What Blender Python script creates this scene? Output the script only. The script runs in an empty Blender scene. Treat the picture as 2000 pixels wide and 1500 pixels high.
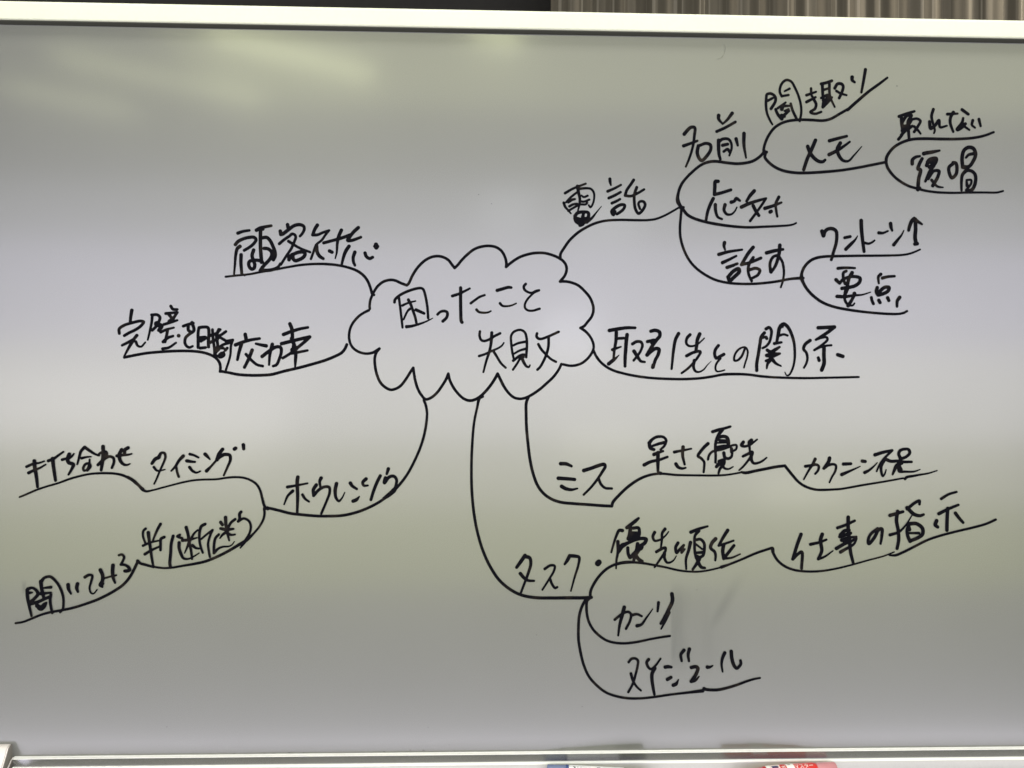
# Whiteboard covered with a black-marker mind map, seen in close-up
import bpy, bmesh, math, random
import numpy as np
from mathutils import Matrix, Vector

scene = bpy.context.scene
COL = scene.collection
R = math.radians

# ---------------------------------------------------------------- camera
cam_data = bpy.data.cameras.new('camera')
cam_data.sensor_width = 36.0
cam_data.lens = 36.0 * 1503 / 2000
cam_data.clip_start = 0.02
cam_data.clip_end = 50
cam = bpy.data.objects.new('camera', cam_data)
COL.objects.link(cam)
cam.matrix_world = (Matrix.Translation((0, -0.95, 1.35)) @ Matrix.Rotation(R(-1.74), 4, 'Z')
                    @ Matrix.Rotation(R(90), 4, 'X') @ Matrix.Rotation(R(0.26), 4, 'Z'))
scene.camera = cam

# ---------------------------------------------------------------- light
world = bpy.data.worlds.new('World')
scene.world = world
world.use_nodes = True
bg = world.node_tree.nodes['Background']
bg.inputs['Color'].default_value = (0.92, 0.945, 0.76, 1)
bg.inputs['Strength'].default_value = 0.155

def lamp(name, loc, target, size, energy, colour, rot=0.0):
    d = bpy.data.lights.new(name, 'AREA')
    d.shape = 'RECTANGLE'
    d.size, d.size_y = size
    d.energy = energy
    d.color = colour
    o = bpy.data.objects.new(name, d)
    COL.objects.link(o)
    dr = Vector(target) - Vector(loc)
    q = dr.to_track_quat('-Z', 'Y')
    o.matrix_world = Matrix.Translation(loc) @ q.to_matrix().to_4x4() @ Matrix.Rotation(rot, 4, 'Z')
    return o

def tube(name, x, y, z, length, energy, ang):
    """a fluorescent tube row on the ceiling, shining down"""
    d = bpy.data.lights.new(name, 'AREA')
    d.shape = 'RECTANGLE'
    d.size, d.size_y = length, 0.11
    d.energy = energy
    d.color = (0.95, 1.0, 0.55)
    o = bpy.data.objects.new(name, d)
    COL.objects.link(o)
    o.matrix_world = Matrix.Translation((x, y, z)) @ Matrix.Rotation(ang, 4, 'Z')
    return o

# windows far behind the photographer, plus added unseen lamps: the pale lavender band across the middle of the board
lamp('window_light', (0.3, -3.6, 1.88), (0.3, 0, 1.88), (7.0, 0.62), 59, (0.80, 0.77, 1.0))
lamp('upper_fill_light', (0.3, -3.6, 2.36), (0.3, 0, 2.36), (7.0, 0.34), 13, (0.86, 0.88, 1.0))  # added unseen lamp softening the band's upper edge
lamp('neutral_fill_light', (0.1, -3.6, 1.295), (0.1, 0, 1.295), (7.0, 0.57), 60, (1.0, 0.975, 0.965))  # added unseen lamp for the brightest, neutral part of the band
lamp('left_fill_light', (-2.1, -3.55, 1.17), (-2.1, 0, 1.17), (1.9, 0.46), 4.0, (1.0, 0.96, 0.94))  # added unseen lamp making the band brighter on the left
# added unseen lamps tinting the lower board, yellower and greener lower down
lamp('yellow_fill_light', (0.1, -3.4, 0.84), (0.1, 0, 0.84), (6.5, 0.36), 18, (1.0, 0.995, 0.70))
lamp('green_fill_light', (0.1, -3.2, 0.47), (0.1, 0, 0.47), (6.0, 0.44), 10.5, (0.86, 1.0, 0.04))
# added unseen low lamp that brightens the bottom of the board
lamp('bottom_fill_light', (0.0, -1.5, -0.05), (0.0, 0, 0.9), (4.5, 0.50), 34, (0.90, 0.86, 1.0))
# small distant lamps and panes that leave faint pale patches on the enamel
for x, z, w, h, e, c in ((0.48, 1.63, 0.34, 0.30, 1.1, (0.9, 0.9, 1.0)), (0.68, 2.32, 0.40, 0.26, 0.7, (0.9, 0.95, 1.0)), (0.10, 2.36, 0.30, 0.24, 0.45, (0.9, 0.95, 1.0)),
                         (-1.55, 0.96, 0.42, 0.16, 0.55, (1.0, 0.98, 0.8)), (0.68, 1.00, 0.50, 0.16, 0.5, (1.0, 0.98, 0.8)), (1.85, 0.72, 0.50, 0.16, 0.6, (1.0, 1.0, 0.72))):
    lamp('far_lamp', (x, -3.55, z), (x, 0, z), (w, h), e, c)
# ceiling lamp in front of and above the board
lamp('ceiling_lamp', (0.25, -0.33, 2.55), (0.25, -0.08, 1.2), (2.6, 0.18), 18, (1.0, 0.985, 0.86))
# rows of fluorescent tubes on the ceiling farther back
TA = math.atan2(-0.55, 0.83)
tube('ceiling_tube', -0.71, -1.89, 2.55, 0.62, 3.0, TA)
tube('ceiling_tube', -1.28, -2.13, 2.55, 0.76, 2.4, TA)
tube('ceiling_tube', -1.78, -2.38, 2.55, 0.5, 1.6, TA)
tube('ceiling_tube', 0.02, -1.68, 2.55, 0.20, 1.2, TA)
# added unseen wide lamp that lifts and greens the top of the board
d = bpy.data.lights.new('ceiling_fill_light', 'AREA'); d.shape = 'RECTANGLE'; d.size, d.size_y = 3.8, 0.75; d.energy = 19.0; d.color = (0.95, 1.0, 0.50)
o = bpy.data.objects.new('ceiling_fill_light', d); COL.objects.link(o); o.location = (0.75, -2.05, 2.56)
# added unseen lamp behind the board, brightening the curtain towards the right
lamp('curtain_fill_light', (2.15, 0.62, 2.8), (1.7, 1.05, 2.2), (0.4, 0.3), 32, (1.0, 0.93, 0.80))

scene.view_settings.view_transform = 'Standard'
scene.view_settings.look = 'None'
scene.view_settings.exposure = 0.08
scene.view_settings.gamma = 1.0
scene.render.engine = 'CYCLES'
scene.render.resolution_x = 1024
scene.render.resolution_y = 768

# ---------------------------------------------------------------- helpers
def new_obj(name, me, mat, parent=None, kind=None, label=None):
    o = bpy.data.objects.new(name, me)
    if mat:
        if isinstance(mat, (list, tuple)):
            for m in mat: me.materials.append(m)
        else:
            me.materials.append(mat)
    COL.objects.link(o)
    if parent: o.parent = parent
    if kind: o['kind'] = kind
    if label: o['label'] = label
    return o

def thing(name, label, cat, loc=(0, 0, 0), rz=0.0):
    o = bpy.data.objects.new(name, None)
    o.empty_display_size = 0.05
    COL.objects.link(o)
    o.location = loc
    o.rotation_euler = (0, 0, rz)
    o['label'] = label
    o['category'] = cat
    return o

def mesh(name, V, F, smooth=False):
    me = bpy.data.meshes.new(name)
    me.from_pydata(V, [], F)
    me.update()
    if smooth:
        for p in me.polygons: p.use_smooth = True
    return me

def extrude_x(name, prof, x0, x1, closed=True, smooth_ang=40, nx=1):
    """extrude a (y,z) outline along x"""
    n = len(prof)
    V, F = [], []
    for i in range(nx + 1):
        x = x0 + (x1 - x0) * i / nx
        V += [(x, y, z) for y, z in prof]
    m = n if closed else n - 1
    for k in range(nx):
        for i in range(m):
            j = (i + 1) % n
            F.append((k * n + i, k * n + j, (k + 1) * n + j, (k + 1) * n + i))
    if closed:
        F.append(tuple(range(n - 1, -1, -1)))
        F.append(tuple(nx * n + i for i in range(n)))
    me = mesh(name, V, F)
    bm = bmesh.new(); bm.from_mesh(me)
    bmesh.ops.recalc_face_normals(bm, faces=bm.faces)
    for f in bm.faces: f.smooth = len(f.verts) == 4
    for e in bm.edges:
        if len(e.link_faces) == 2 and e.calc_face_angle(0) > R(smooth_ang): e.smooth = False
    bm.to_mesh(me); bm.free()
    return me

def arc(cy, cz, r, a0, a1, n=6):
    return [(cy + r * math.cos(R(a0 + (a1 - a0) * i / n)), cz + r * math.sin(R(a0 + (a1 - a0) * i / n))) for i in range(n + 1)]

def nodes_mat(name):
    m = bpy.data.materials.new(name)
    m.use_nodes = True
    nt = m.node_tree
    return m, nt, nt.nodes['Principled BSDF']

def N(nt, typ, **kw):
    n = nt.nodes.new(typ)
    for k, v in kw.items():
        if k in n.inputs.keys() if isinstance(k, str) else False: n.inputs[k].default_value = v
        else: setattr(n, k, v)
    return n

def math_node(nt, op, a, b=None, clamp=False):
    n = nt.nodes.new('ShaderNodeMath'); n.operation = op; n.use_clamp = clamp
    for i, v in enumerate((a, b)):
        if v is None: continue
        if isinstance(v, (int, float)): n.inputs[i].default_value = v
        else: nt.links.new(v, n.inputs[i])
    return n.outputs[0]

def maprange(nt, v, a, b, c=0.0, d=1.0, smooth=True):
    n = nt.nodes.new('ShaderNodeMapRange')
    n.interpolation_type = 'SMOOTHSTEP' if smooth else 'LINEAR'
    nt.links.new(v, n.inputs[0])
    for i, q in enumerate((a, b, c, d)): n.inputs[i + 1].default_value = q
    return n.outputs[0]

def noise(nt, coord, scale, detail=3.0, stretch=None, rough=0.5):
    if stretch:
        mp = nt.nodes.new('ShaderNodeMapping'); mp.inputs['Scale'].default_value = stretch
        nt.links.new(coord, mp.inputs[0]); coord = mp.outputs[0]
    n = nt.nodes.new('ShaderNodeTexNoise')
    n.inputs['Scale'].default_value = scale; n.inputs['Detail'].default_value = detail
    n.inputs['Roughness'].default_value = rough
    nt.links.new(coord, n.inputs['Vector'])
    return n.outputs['Fac']

def mix_col(nt, fac, a, b):
    n = nt.nodes.new('ShaderNodeMix'); n.data_type = 'RGBA'
    if isinstance(fac, float): n.inputs[0].default_value = fac
    else: nt.links.new(fac, n.inputs[0])
    for s, v in ((6, a), (7, b)):
        if isinstance(v, tuple): n.inputs[s].default_value = (*v, 1)
        else: nt.links.new(v, n.inputs[s])
    return n.outputs[2]

def simple(name, col, rough=0.4, metal=0.0, spec=0.5, grain=0.04, gscale=900, bump=0.0, coat=0.0, coat_rough=0.1):
    m, nt, b = nodes_mat(name)
    co = nt.nodes.new('ShaderNodeTexCoord').outputs['Object']
    f = noise(nt, co, gscale, 4.0)
    f2 = noise(nt, co, gscale / 40, 3.0)
    f = math_node(nt, 'ADD', math_node(nt, 'MULTIPLY', f, 0.5), math_node(nt, 'MULTIPLY', f2, 0.5))
    f = maprange(nt, f, 0.35, 0.65, smooth=False)
    dark = tuple(c * (1 - grain) for c in col); light = tuple(min(1, c * (1 + grain)) for c in col)
    nt.links.new(mix_col(nt, f, dark, light), b.inputs['Base Color'])
    b.inputs['Roughness'].default_value = rough
    b.inputs['Metallic'].default_value = metal
    b.inputs['Specular IOR Level'].default_value = spec
    b.inputs['Coat Weight'].default_value = coat
    b.inputs['Coat Roughness'].default_value = coat_rough
    if bump:
        bn = nt.nodes.new('ShaderNodeBump'); bn.inputs['Strength'].default_value = bump; bn.inputs['Distance'].default_value = 0.0002
        nt.links.new(f, bn.inputs['Height']); nt.links.new(bn.outputs[0], b.inputs['Normal'])
    return m

# ---------------------------------------------------------------- materials
def board_material():
    m, nt, b = nodes_mat('enamel_board')
    co = nt.nodes.new('ShaderNodeTexCoord').outputs['Object']
    sx = nt.nodes.new('ShaderNodeSeparateXYZ'); nt.links.new(co, sx.inputs[0])
    X, Z = sx.outputs[0], sx.outputs[2]
    fine = maprange(nt, noise(nt, co, 1100, 3.0, rough=0.7), 0.3, 0.7, smooth=False)
    cloud = noise(nt, co, 7, 3.0)
    col = mix_col(nt, fine, (0.098, 0.099, 0.096), (0.160, 0.161, 0.157))
    # faint residue of old wiped writing
    wipe = noise(nt, co, 5, 3.0, stretch=(1.0, 1.0, 2.4))
    col = mix_col(nt, math_node(nt, 'MULTIPLY', wipe, 0.05), col, (0.20, 0.21, 0.21))
    # the smudge where writing was rubbed out beside the lowest words
    ml = maprange(nt, X, 0.2258, 0.2300)
    mr = maprange(nt, X, 0.230, 0.255, 1.0, 0.35)
    mr2 = maprange(nt, X, 0.262, 0.325, 1.0, 0.0)
    mt = maprange(nt, Z, 1.075, 1.115, 1.0, 0.0)
    mb = maprange(nt, Z, 0.985, 1.015)
    sm = math_node(nt, 'MULTIPLY', math_node(nt, 'MULTIPLY', ml, mr), math_node(nt, 'MULTIPLY', mt, mb))
    sm = math_node(nt, 'MULTIPLY', sm, mr2)
    st = noise(nt, co, 60, 5.0, stretch=(1.0, 1.0, 0.18))
    sm = math_node(nt, 'MULTIPLY', sm, maprange(nt, st, 0.10, 0.95, 0.15, 1.0))
    # oblique rub mark
    ob = math_node(nt, 'ADD', math_node(nt, 'SUBTRACT', X, 0.292), math_node(nt, 'MULTIPLY', math_node(nt, 'SUBTRACT', Z, 1.072), -0.55))
    ob = math_node(nt, 'ABSOLUTE', ob)
    om = maprange(nt, ob, 0.0, 0.014, 1.0, 0.0)
    oz = math_node(nt, 'ABSOLUTE', math_node(nt, 'SUBTRACT', Z, 1.072))
    om = math_node(nt, 'MULTIPLY', om, maprange(nt, oz, 0.0, 0.055, 1.0, 0.0))
    sm = math_node(nt, 'MAXIMUM', sm, math_node(nt, 'MULTIPLY', om, 0.5))
    # a touch of smear beside the lowest word on the left
    el = math_node(nt, 'MAXIMUM', math_node(nt, 'ABSOLUTE', math_node(nt, 'SUBTRACT', X, -0.5615)),
                   math_node(nt, 'MULTIPLY', math_node(nt, 'ABSOLUTE', math_node(nt, 'SUBTRACT', Z, 1.101)), 0.35))
    sm = math_node(nt, 'MAXIMUM', sm, math_node(nt, 'MULTIPLY', maprange(nt, el, 0.0, 0.004, 1.0, 0.0), 0.7))
    col = mix_col(nt, math_node(nt, 'MULTIPLY', sm, 0.9), col, (0.085, 0.087, 0.085))
    nt.links.new(col, b.inputs['Base Color'])
    rg = math_node(nt, 'ADD', 0.30, math_node(nt, 'MULTIPLY', cloud, 0.05))
    nt.links.new(rg, b.inputs['Roughness'])
    # the ink haze of the smudge also takes the gloss off the enamel
    nt.links.new(math_node(nt, 'SUBTRACT', 0.9, math_node(nt, 'MULTIPLY', sm, 0.35)), b.inputs['Specular IOR Level'])
    nt.links.new(math_node(nt, 'SUBTRACT', 0.8, math_node(nt, 'MULTIPLY', sm, 0.45)), b.inputs['Coat Weight'])
    b.inputs['Coat Roughness'].default_value = 0.13
    bn = nt.nodes.new('ShaderNodeBump'); bn.inputs['Strength'].default_value = 0.10; bn.inputs['Distance'].default_value = 0.0003
    nt.links.new(noise(nt, co, 700, 2.0), bn.inputs['Height']); nt.links.new(bn.outputs[0], b.inputs['Normal'])
    return m

def ink_material():
    m, nt, b = nodes_mat('dry_erase_ink')
    co = nt.nodes.new('ShaderNodeTexCoord').outputs['Object']
    f = maprange(nt, noise(nt, co, 55, 4.0), 0.50, 0.80)
    nt.links.new(mix_col(nt, f, (0.003, 0.003, 0.005), (0.020, 0.016, 0.013)), b.inputs['Base Color'])
    b.inputs['Roughness'].default_value = 0.6
    b.inputs['Specular IOR Level'].default_value = 0.03
    return m

def curtain_material():
    m, nt, b = nodes_mat('striped_curtain')
    at = nt.nodes.new('ShaderNodeAttribute'); at.attribute_name = 'cloth'
    sx = nt.nodes.new('ShaderNodeSeparateXYZ'); nt.links.new(at.outputs['Vector'], sx.inputs[0])
    cr = nt.nodes.new('ShaderNodeCombineXYZ'); nt.links.new(sx.outputs[0], cr.inputs[0])
    w1 = maprange(nt, noise(nt, cr.outputs[0], 24, 1.0), 0.50, 0.55)
    w2 = maprange(nt, noise(nt, cr.outputs[0], 62, 1.0), 0.57, 0.62)
    col = mix_col(nt, w1, (0.090, 0.080, 0.062), (0.135, 0.120, 0.095))
    col = mix_col(nt, math_node(nt, 'MULTIPLY', w2, 0.8), col, (0.21, 0.19, 0.155))
    wv = noise(nt, at.outputs['Vector'], 700, 2.0)
    col = mix_col(nt, math_node(nt, 'MULTIPLY', wv, 0.25), col, (0.06, 0.05, 0.045))
    nt.links.new(col, b.inputs['Base Color'])
    b.inputs['Roughness'].default_value = 0.9
    b.inputs['Specular IOR Level'].default_value = 0.1
    return m

M_board = board_material()
M_ink = ink_material()
M_rail = simple('cream_rail', (0.64, 0.65, 0.535), 0.35, spec=0.5, grain=0.03, gscale=300)
M_dark = simple('rail_underside_shade', (0.035, 0.035, 0.028), 0.7)
M_face = simple('anodised_channel', (0.34, 0.34, 0.355), 0.26, metal=0.85, grain=0.05, gscale=500)
M_lip = simple('bright_channel_lip', (0.80, 0.79, 0.81), 0.35, grain=0.05, gscale=400)
M_tray = simple('tray_aluminium', (0.50, 0.485, 0.51), 0.42, grain=0.04, gscale=350)
M_edge = simple('tray_edge_highlight', (0.88, 0.88, 0.89), 0.35, grain=0.02)
M_side_shade = simple('end_cap_side_shade', (0.20, 0.185, 0.17), 0.6, grain=0.05)
M_cap = simple('moulded_end_cap', (0.74, 0.69, 0.69), 0.5, grain=0.03)
M_groove = simple('end_cap_seam', (0.09, 0.08, 0.075), 0.6)
M_speck = simple('dust', (0.03, 0.03, 0.03), 0.9)
M_hair = simple('hair_strand', (0.16, 0.16, 0.13), 0.6)
M_wall = simple('dark_wall', (0.022, 0.020, 0.019), 0.85, grain=0.15, gscale=40)
M_curtain = curtain_material()

# ---------------------------------------------------------------- room behind the board
def build_room():
    V = [(-9, 1.45, 0), (9, 1.45, 0), (9, 1.45, 3.6), (-9, 1.45, 3.6), (-9, 1.55, 0), (9, 1.55, 0), (9, 1.55, 3.6), (-9, 1.55, 3.6)]
    F = [(0, 1, 2, 3), (5, 4, 7, 6), (3, 2, 6, 7), (4, 5, 1, 0), (1, 5, 6, 2), (4, 0, 3, 7)]
    o = new_obj('wall', mesh('wall', V, F), M_wall, kind='structure')
    rnd = random.Random(5)
    # curtain: an irregular row of folds
    x0, x1, n = 0.165, 2.6, 900
    ph, pts, s, px, py = 0.0, [], 0.0, None, None
    pit = 0.07
    for i in range(n + 1):
        x = x0 + (x1 - x0) * i / n
        y = 1.12 + 0.007 * math.sin(x * 68 + 1.6 * math.sin(x * 9.0)) + 0.003 * math.sin(x * 151 + 2.0) + 0.02 * math.sin(x * 7.3)
        if px is not None: s += math.hypot(x - px, y - py)
        px, py = x, y
        pts.append((x, y, s))
    rows = [0.05, 0.9, 1.6, 2.1, 2.35, 2.7, 2.95]
    V, F = [], []
    for r, z in enumerate(rows):
        for x, y, s in pts: V.append((x, y + 0.004 * math.sin(z * 3 + x * 5), z))
    m = n + 1
    for r in range(len(rows) - 1):
        for i in range(n): F.append((r * m + i, r * m + i + 1, (r + 1) * m + i + 1, (r + 1) * m + i))
    me = mesh('curtain', V, F, True)
    a = me.attributes.new('cloth', 'FLOAT_VECTOR', 'POINT')
    for r, z in enumerate(rows):
        for i, (x, y, s) in enumerate(pts): a.data[r * m + i].vector = (s, 0, z)
    c = new_obj('curtain', me, M_curtain)
    sol = c.modifiers.new('cloth_thickness', 'SOLIDIFY'); sol.thickness = 0.0015
    c['label'] = 'brown and tan vertically striped curtain hanging behind the right half of the whiteboard'
    c['category'] = 'curtain'
build_room()

# ---------------------------------------------------------------- the board itself
XL, XR = -0.66, 0.98
ZB, ZT = 0.8962, 1.7852          # visible enamel from lip to top rail underside
board = thing('whiteboard', 'large wall whiteboard with cream frame covered in a black handwritten mind map', 'whiteboard', (0, 0, 0))
V = [(XL, 0, ZB - 0.02), (XR, 0, ZB - 0.02), (XR, 0, ZT + 0.018), (XL, 0, ZT + 0.018),
     (XL, 0.012, ZB - 0.02), (XR, 0.012, ZB - 0.02), (XR, 0.012, ZT + 0.018), (XL, 0.012, ZT + 0.018)]
F = [(0, 1, 2, 3), (5, 4, 7, 6), (3, 2, 6, 7), (4, 5, 1, 0), (1, 5, 6, 2), (4, 0, 3, 7)]
new_obj('writing_surface', mesh('writing_surface', V, F), M_board, board)

# top rail: soft rounded cream profile standing 8 mm proud, dark lower edge
zt = ZT
prof = ([(-0.0005, zt)] + [(-0.0065, zt)] + arc(-0.0062, zt + 0.0022, 0.0022, 270, 180, 4)
        + [(-0.0086, zt + 0.008), (-0.0084, zt + 0.014)] + arc(-0.0034, zt + 0.0185, 0.0050, 180, 100, 8)
        + [(0.014, zt + 0.0232), (0.014, zt + 0.010), (-0.0005, zt + 0.010)])
new_obj('top_rail', extrude_x('top_rail', prof, XL - 0.012, XR + 0.012, smooth_ang=50), M_rail, board)
# thin dark strip, colouring in the shade under the rail
prof = [(-0.0003, zt - 0.0030), (-0.0030, zt - 0.0026), (-0.0058, zt - 0.0010), (-0.0060, zt - 0.0002), (-0.0003, zt - 0.0002)]
new_obj('rail_shade_strip', extrude_x('rail_shade_strip', prof, XL, XR), M_dark, board)

# side rails, just outside the photograph
for sx, x in ((-1, XL), (1, XR)):
    a, b_ = (x - 0.012, x) if sx < 0 else (x, x + 0.012)
    z0, z1 = ZB - 0.02, zt - 0.0018
    V = [(a, -0.008, z0), (b_, -0.008, z0), (b_, -0.008, z1), (a, -0.008, z1), (a, 0.0125, z0), (b_, 0.0125, z0), (b_, 0.0125, z1), (a, 0.0125, z1)]
    F = [(0, 1, 2, 3), (5, 4, 7, 6), (3, 2, 6, 7), (4, 5, 1, 0), (1, 5, 6, 2), (4, 0, 3, 7)]
    me = mesh('side_rail', V, F)
    bm = bmesh.new(); bm.from_mesh(me)
    bmesh.ops.bevel(bm, geom=list(bm.edges), offset=0.002, segments=3, affect='EDGES'); bm.to_mesh(me); bm.free()
    new_obj('side_rail', me, M_rail, board)

# bottom channel: a bright ledge (two steps) and a grey glossy face below it
x0 = -0.5715
prof = [(-0.0004, ZB + 0.0003), (-0.0022, ZB), (-0.0027, ZB - 0.0006), (-0.0032, ZB - 0.0003), (-0.0045, ZB - 0.0005),
        (-0.0052, ZB - 0.0009), (-0.0052, ZB - 0.0013), (-0.0004, ZB - 0.0013)]
new_obj('bottom_ledge', extrude_x('bottom_ledge', prof, x0, XR - 0.001, smooth_ang=70), M_lip, board)
prof = [(-0.0048, ZB - 0.0013), (-0.0048, ZB - 0.0107), (-0.0004, ZB - 0.0107), (-0.0004, ZB - 0.0013)]
new_obj('bottom_channel', extrude_x('bottom_channel', prof, x0, XR - 0.001), M_face, board)

# marker tray: rounded edge coloured white for its highlight, then a trough for the markers, then a rim
zf = 0.8728
outer = ([(-0.0006, ZB - 0.0110), (-0.0046, ZB - 0.0108), (-0.0058, ZB - 0.0106), (-0.0070, ZB - 0.0113), (-0.0078, ZB - 0.0125)]
         + [(-0.0098, zf + 0.0052), (-0.0118, zf + 0.0022), (-0.0145, zf + 0.0005), (-0.0180, zf), (-0.0320, zf)]
         + arc(-0.0340, zf + 0.005, 0.005, 290, 200, 5)
         + [(-0.0400, zf + 0.0050), (-0.0415, zf + 0.0035)] + [(-0.0410, zf + 0.0), (-0.0380, zf - 0.0035), (-0.020, zf - 0.0035), (-0.0006, zf - 0.0035)])
edge = [(-0.0047, ZB - 0.0105), (-0.0060, ZB - 0.0102), (-0.0073, ZB - 0.0110), (-0.0082, ZB - 0.0124), (-0.0078, ZB - 0.0130), (-0.0047, ZB - 0.0112)]
new_obj('tray_edge', extrude_x('tray_edge', edge, x0 + 0.0006, XR - 0.0011, smooth_ang=70), M_edge, board)
new_obj('marker_tray', extrude_x('marker_tray', outer, x0 + 0.0005, XR - 0.001, smooth_ang=60), M_tray, board)

# moulded end cap at the tray's left end, with two seams
def cap_profile(o=0.0):
    return [(0.0, ZB + 0.0150 - o), (-0.0045, ZB + 0.0155 - o), (-0.0085, ZB + 0.0135 - o), (-0.0125, ZB + 0.0060 - o), (-0.0225, ZB - 0.012),
            (-0.042 + o, ZB - 0.030), (-0.070 + o, ZB - 0.040), (-0.074 + o, ZB - 0.046), (-0.066, ZB - 0.052), (-0.002, ZB - 0.052), (0.0, ZB - 0.050)]
me = extrude_x('tray_end_cap', cap_profile(), x0 - 0.045, x0 - 0.0036, smooth_ang=60)
bm = bmesh.new(); bm.from_mesh(me)
bmesh.ops.bevel(bm, geom=[e for e in bm.edges if abs(e.verts[0].co.x - e.verts[1].co.x) < 1e-6], offset=0.0014, segments=3, affect='EDGES')
bm.to_mesh(me); bm.free()
cap = new_obj('tray_end_cap', me, M_cap, board)
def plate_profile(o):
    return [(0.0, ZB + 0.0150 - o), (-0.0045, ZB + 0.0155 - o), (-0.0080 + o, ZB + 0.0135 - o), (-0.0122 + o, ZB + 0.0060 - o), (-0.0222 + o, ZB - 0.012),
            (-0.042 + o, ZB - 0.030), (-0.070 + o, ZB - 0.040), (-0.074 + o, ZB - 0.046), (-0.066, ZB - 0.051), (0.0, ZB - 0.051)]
new_obj('side_shade_plate', extrude_x('side_shade_plate', plate_profile(0.0006), x0 - 0.0036, x0 - 0.0030), M_side_shade, cap)  # dark plate puts the shade on the cap's side into its colour
def seam_profile(o):
    return [(-0.0005, ZB - 0.000 - o), (-0.0060 + o, ZB - 0.002 - o), (-0.0200 + o, ZB - 0.016 - o), (-0.042 + o, ZB - 0.032 - o), (-0.0660 + o, ZB - 0.043), (-0.066 + o, ZB - 0.050), (-0.0005, ZB - 0.050)]
new_obj('seam', extrude_x('seam', seam_profile(0.001), x0 - 0.0030, x0 - 0.0020), M_groove, cap)
new_obj('rib', extrude_x('rib', seam_profile(0.0005), x0 - 0.0020, x0 - 0.0012), M_cap, cap)
new_obj('seam', extrude_x('seam', seam_profile(0.0015), x0 - 0.0012, x0 - 0.0002), M_groove, cap)

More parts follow.
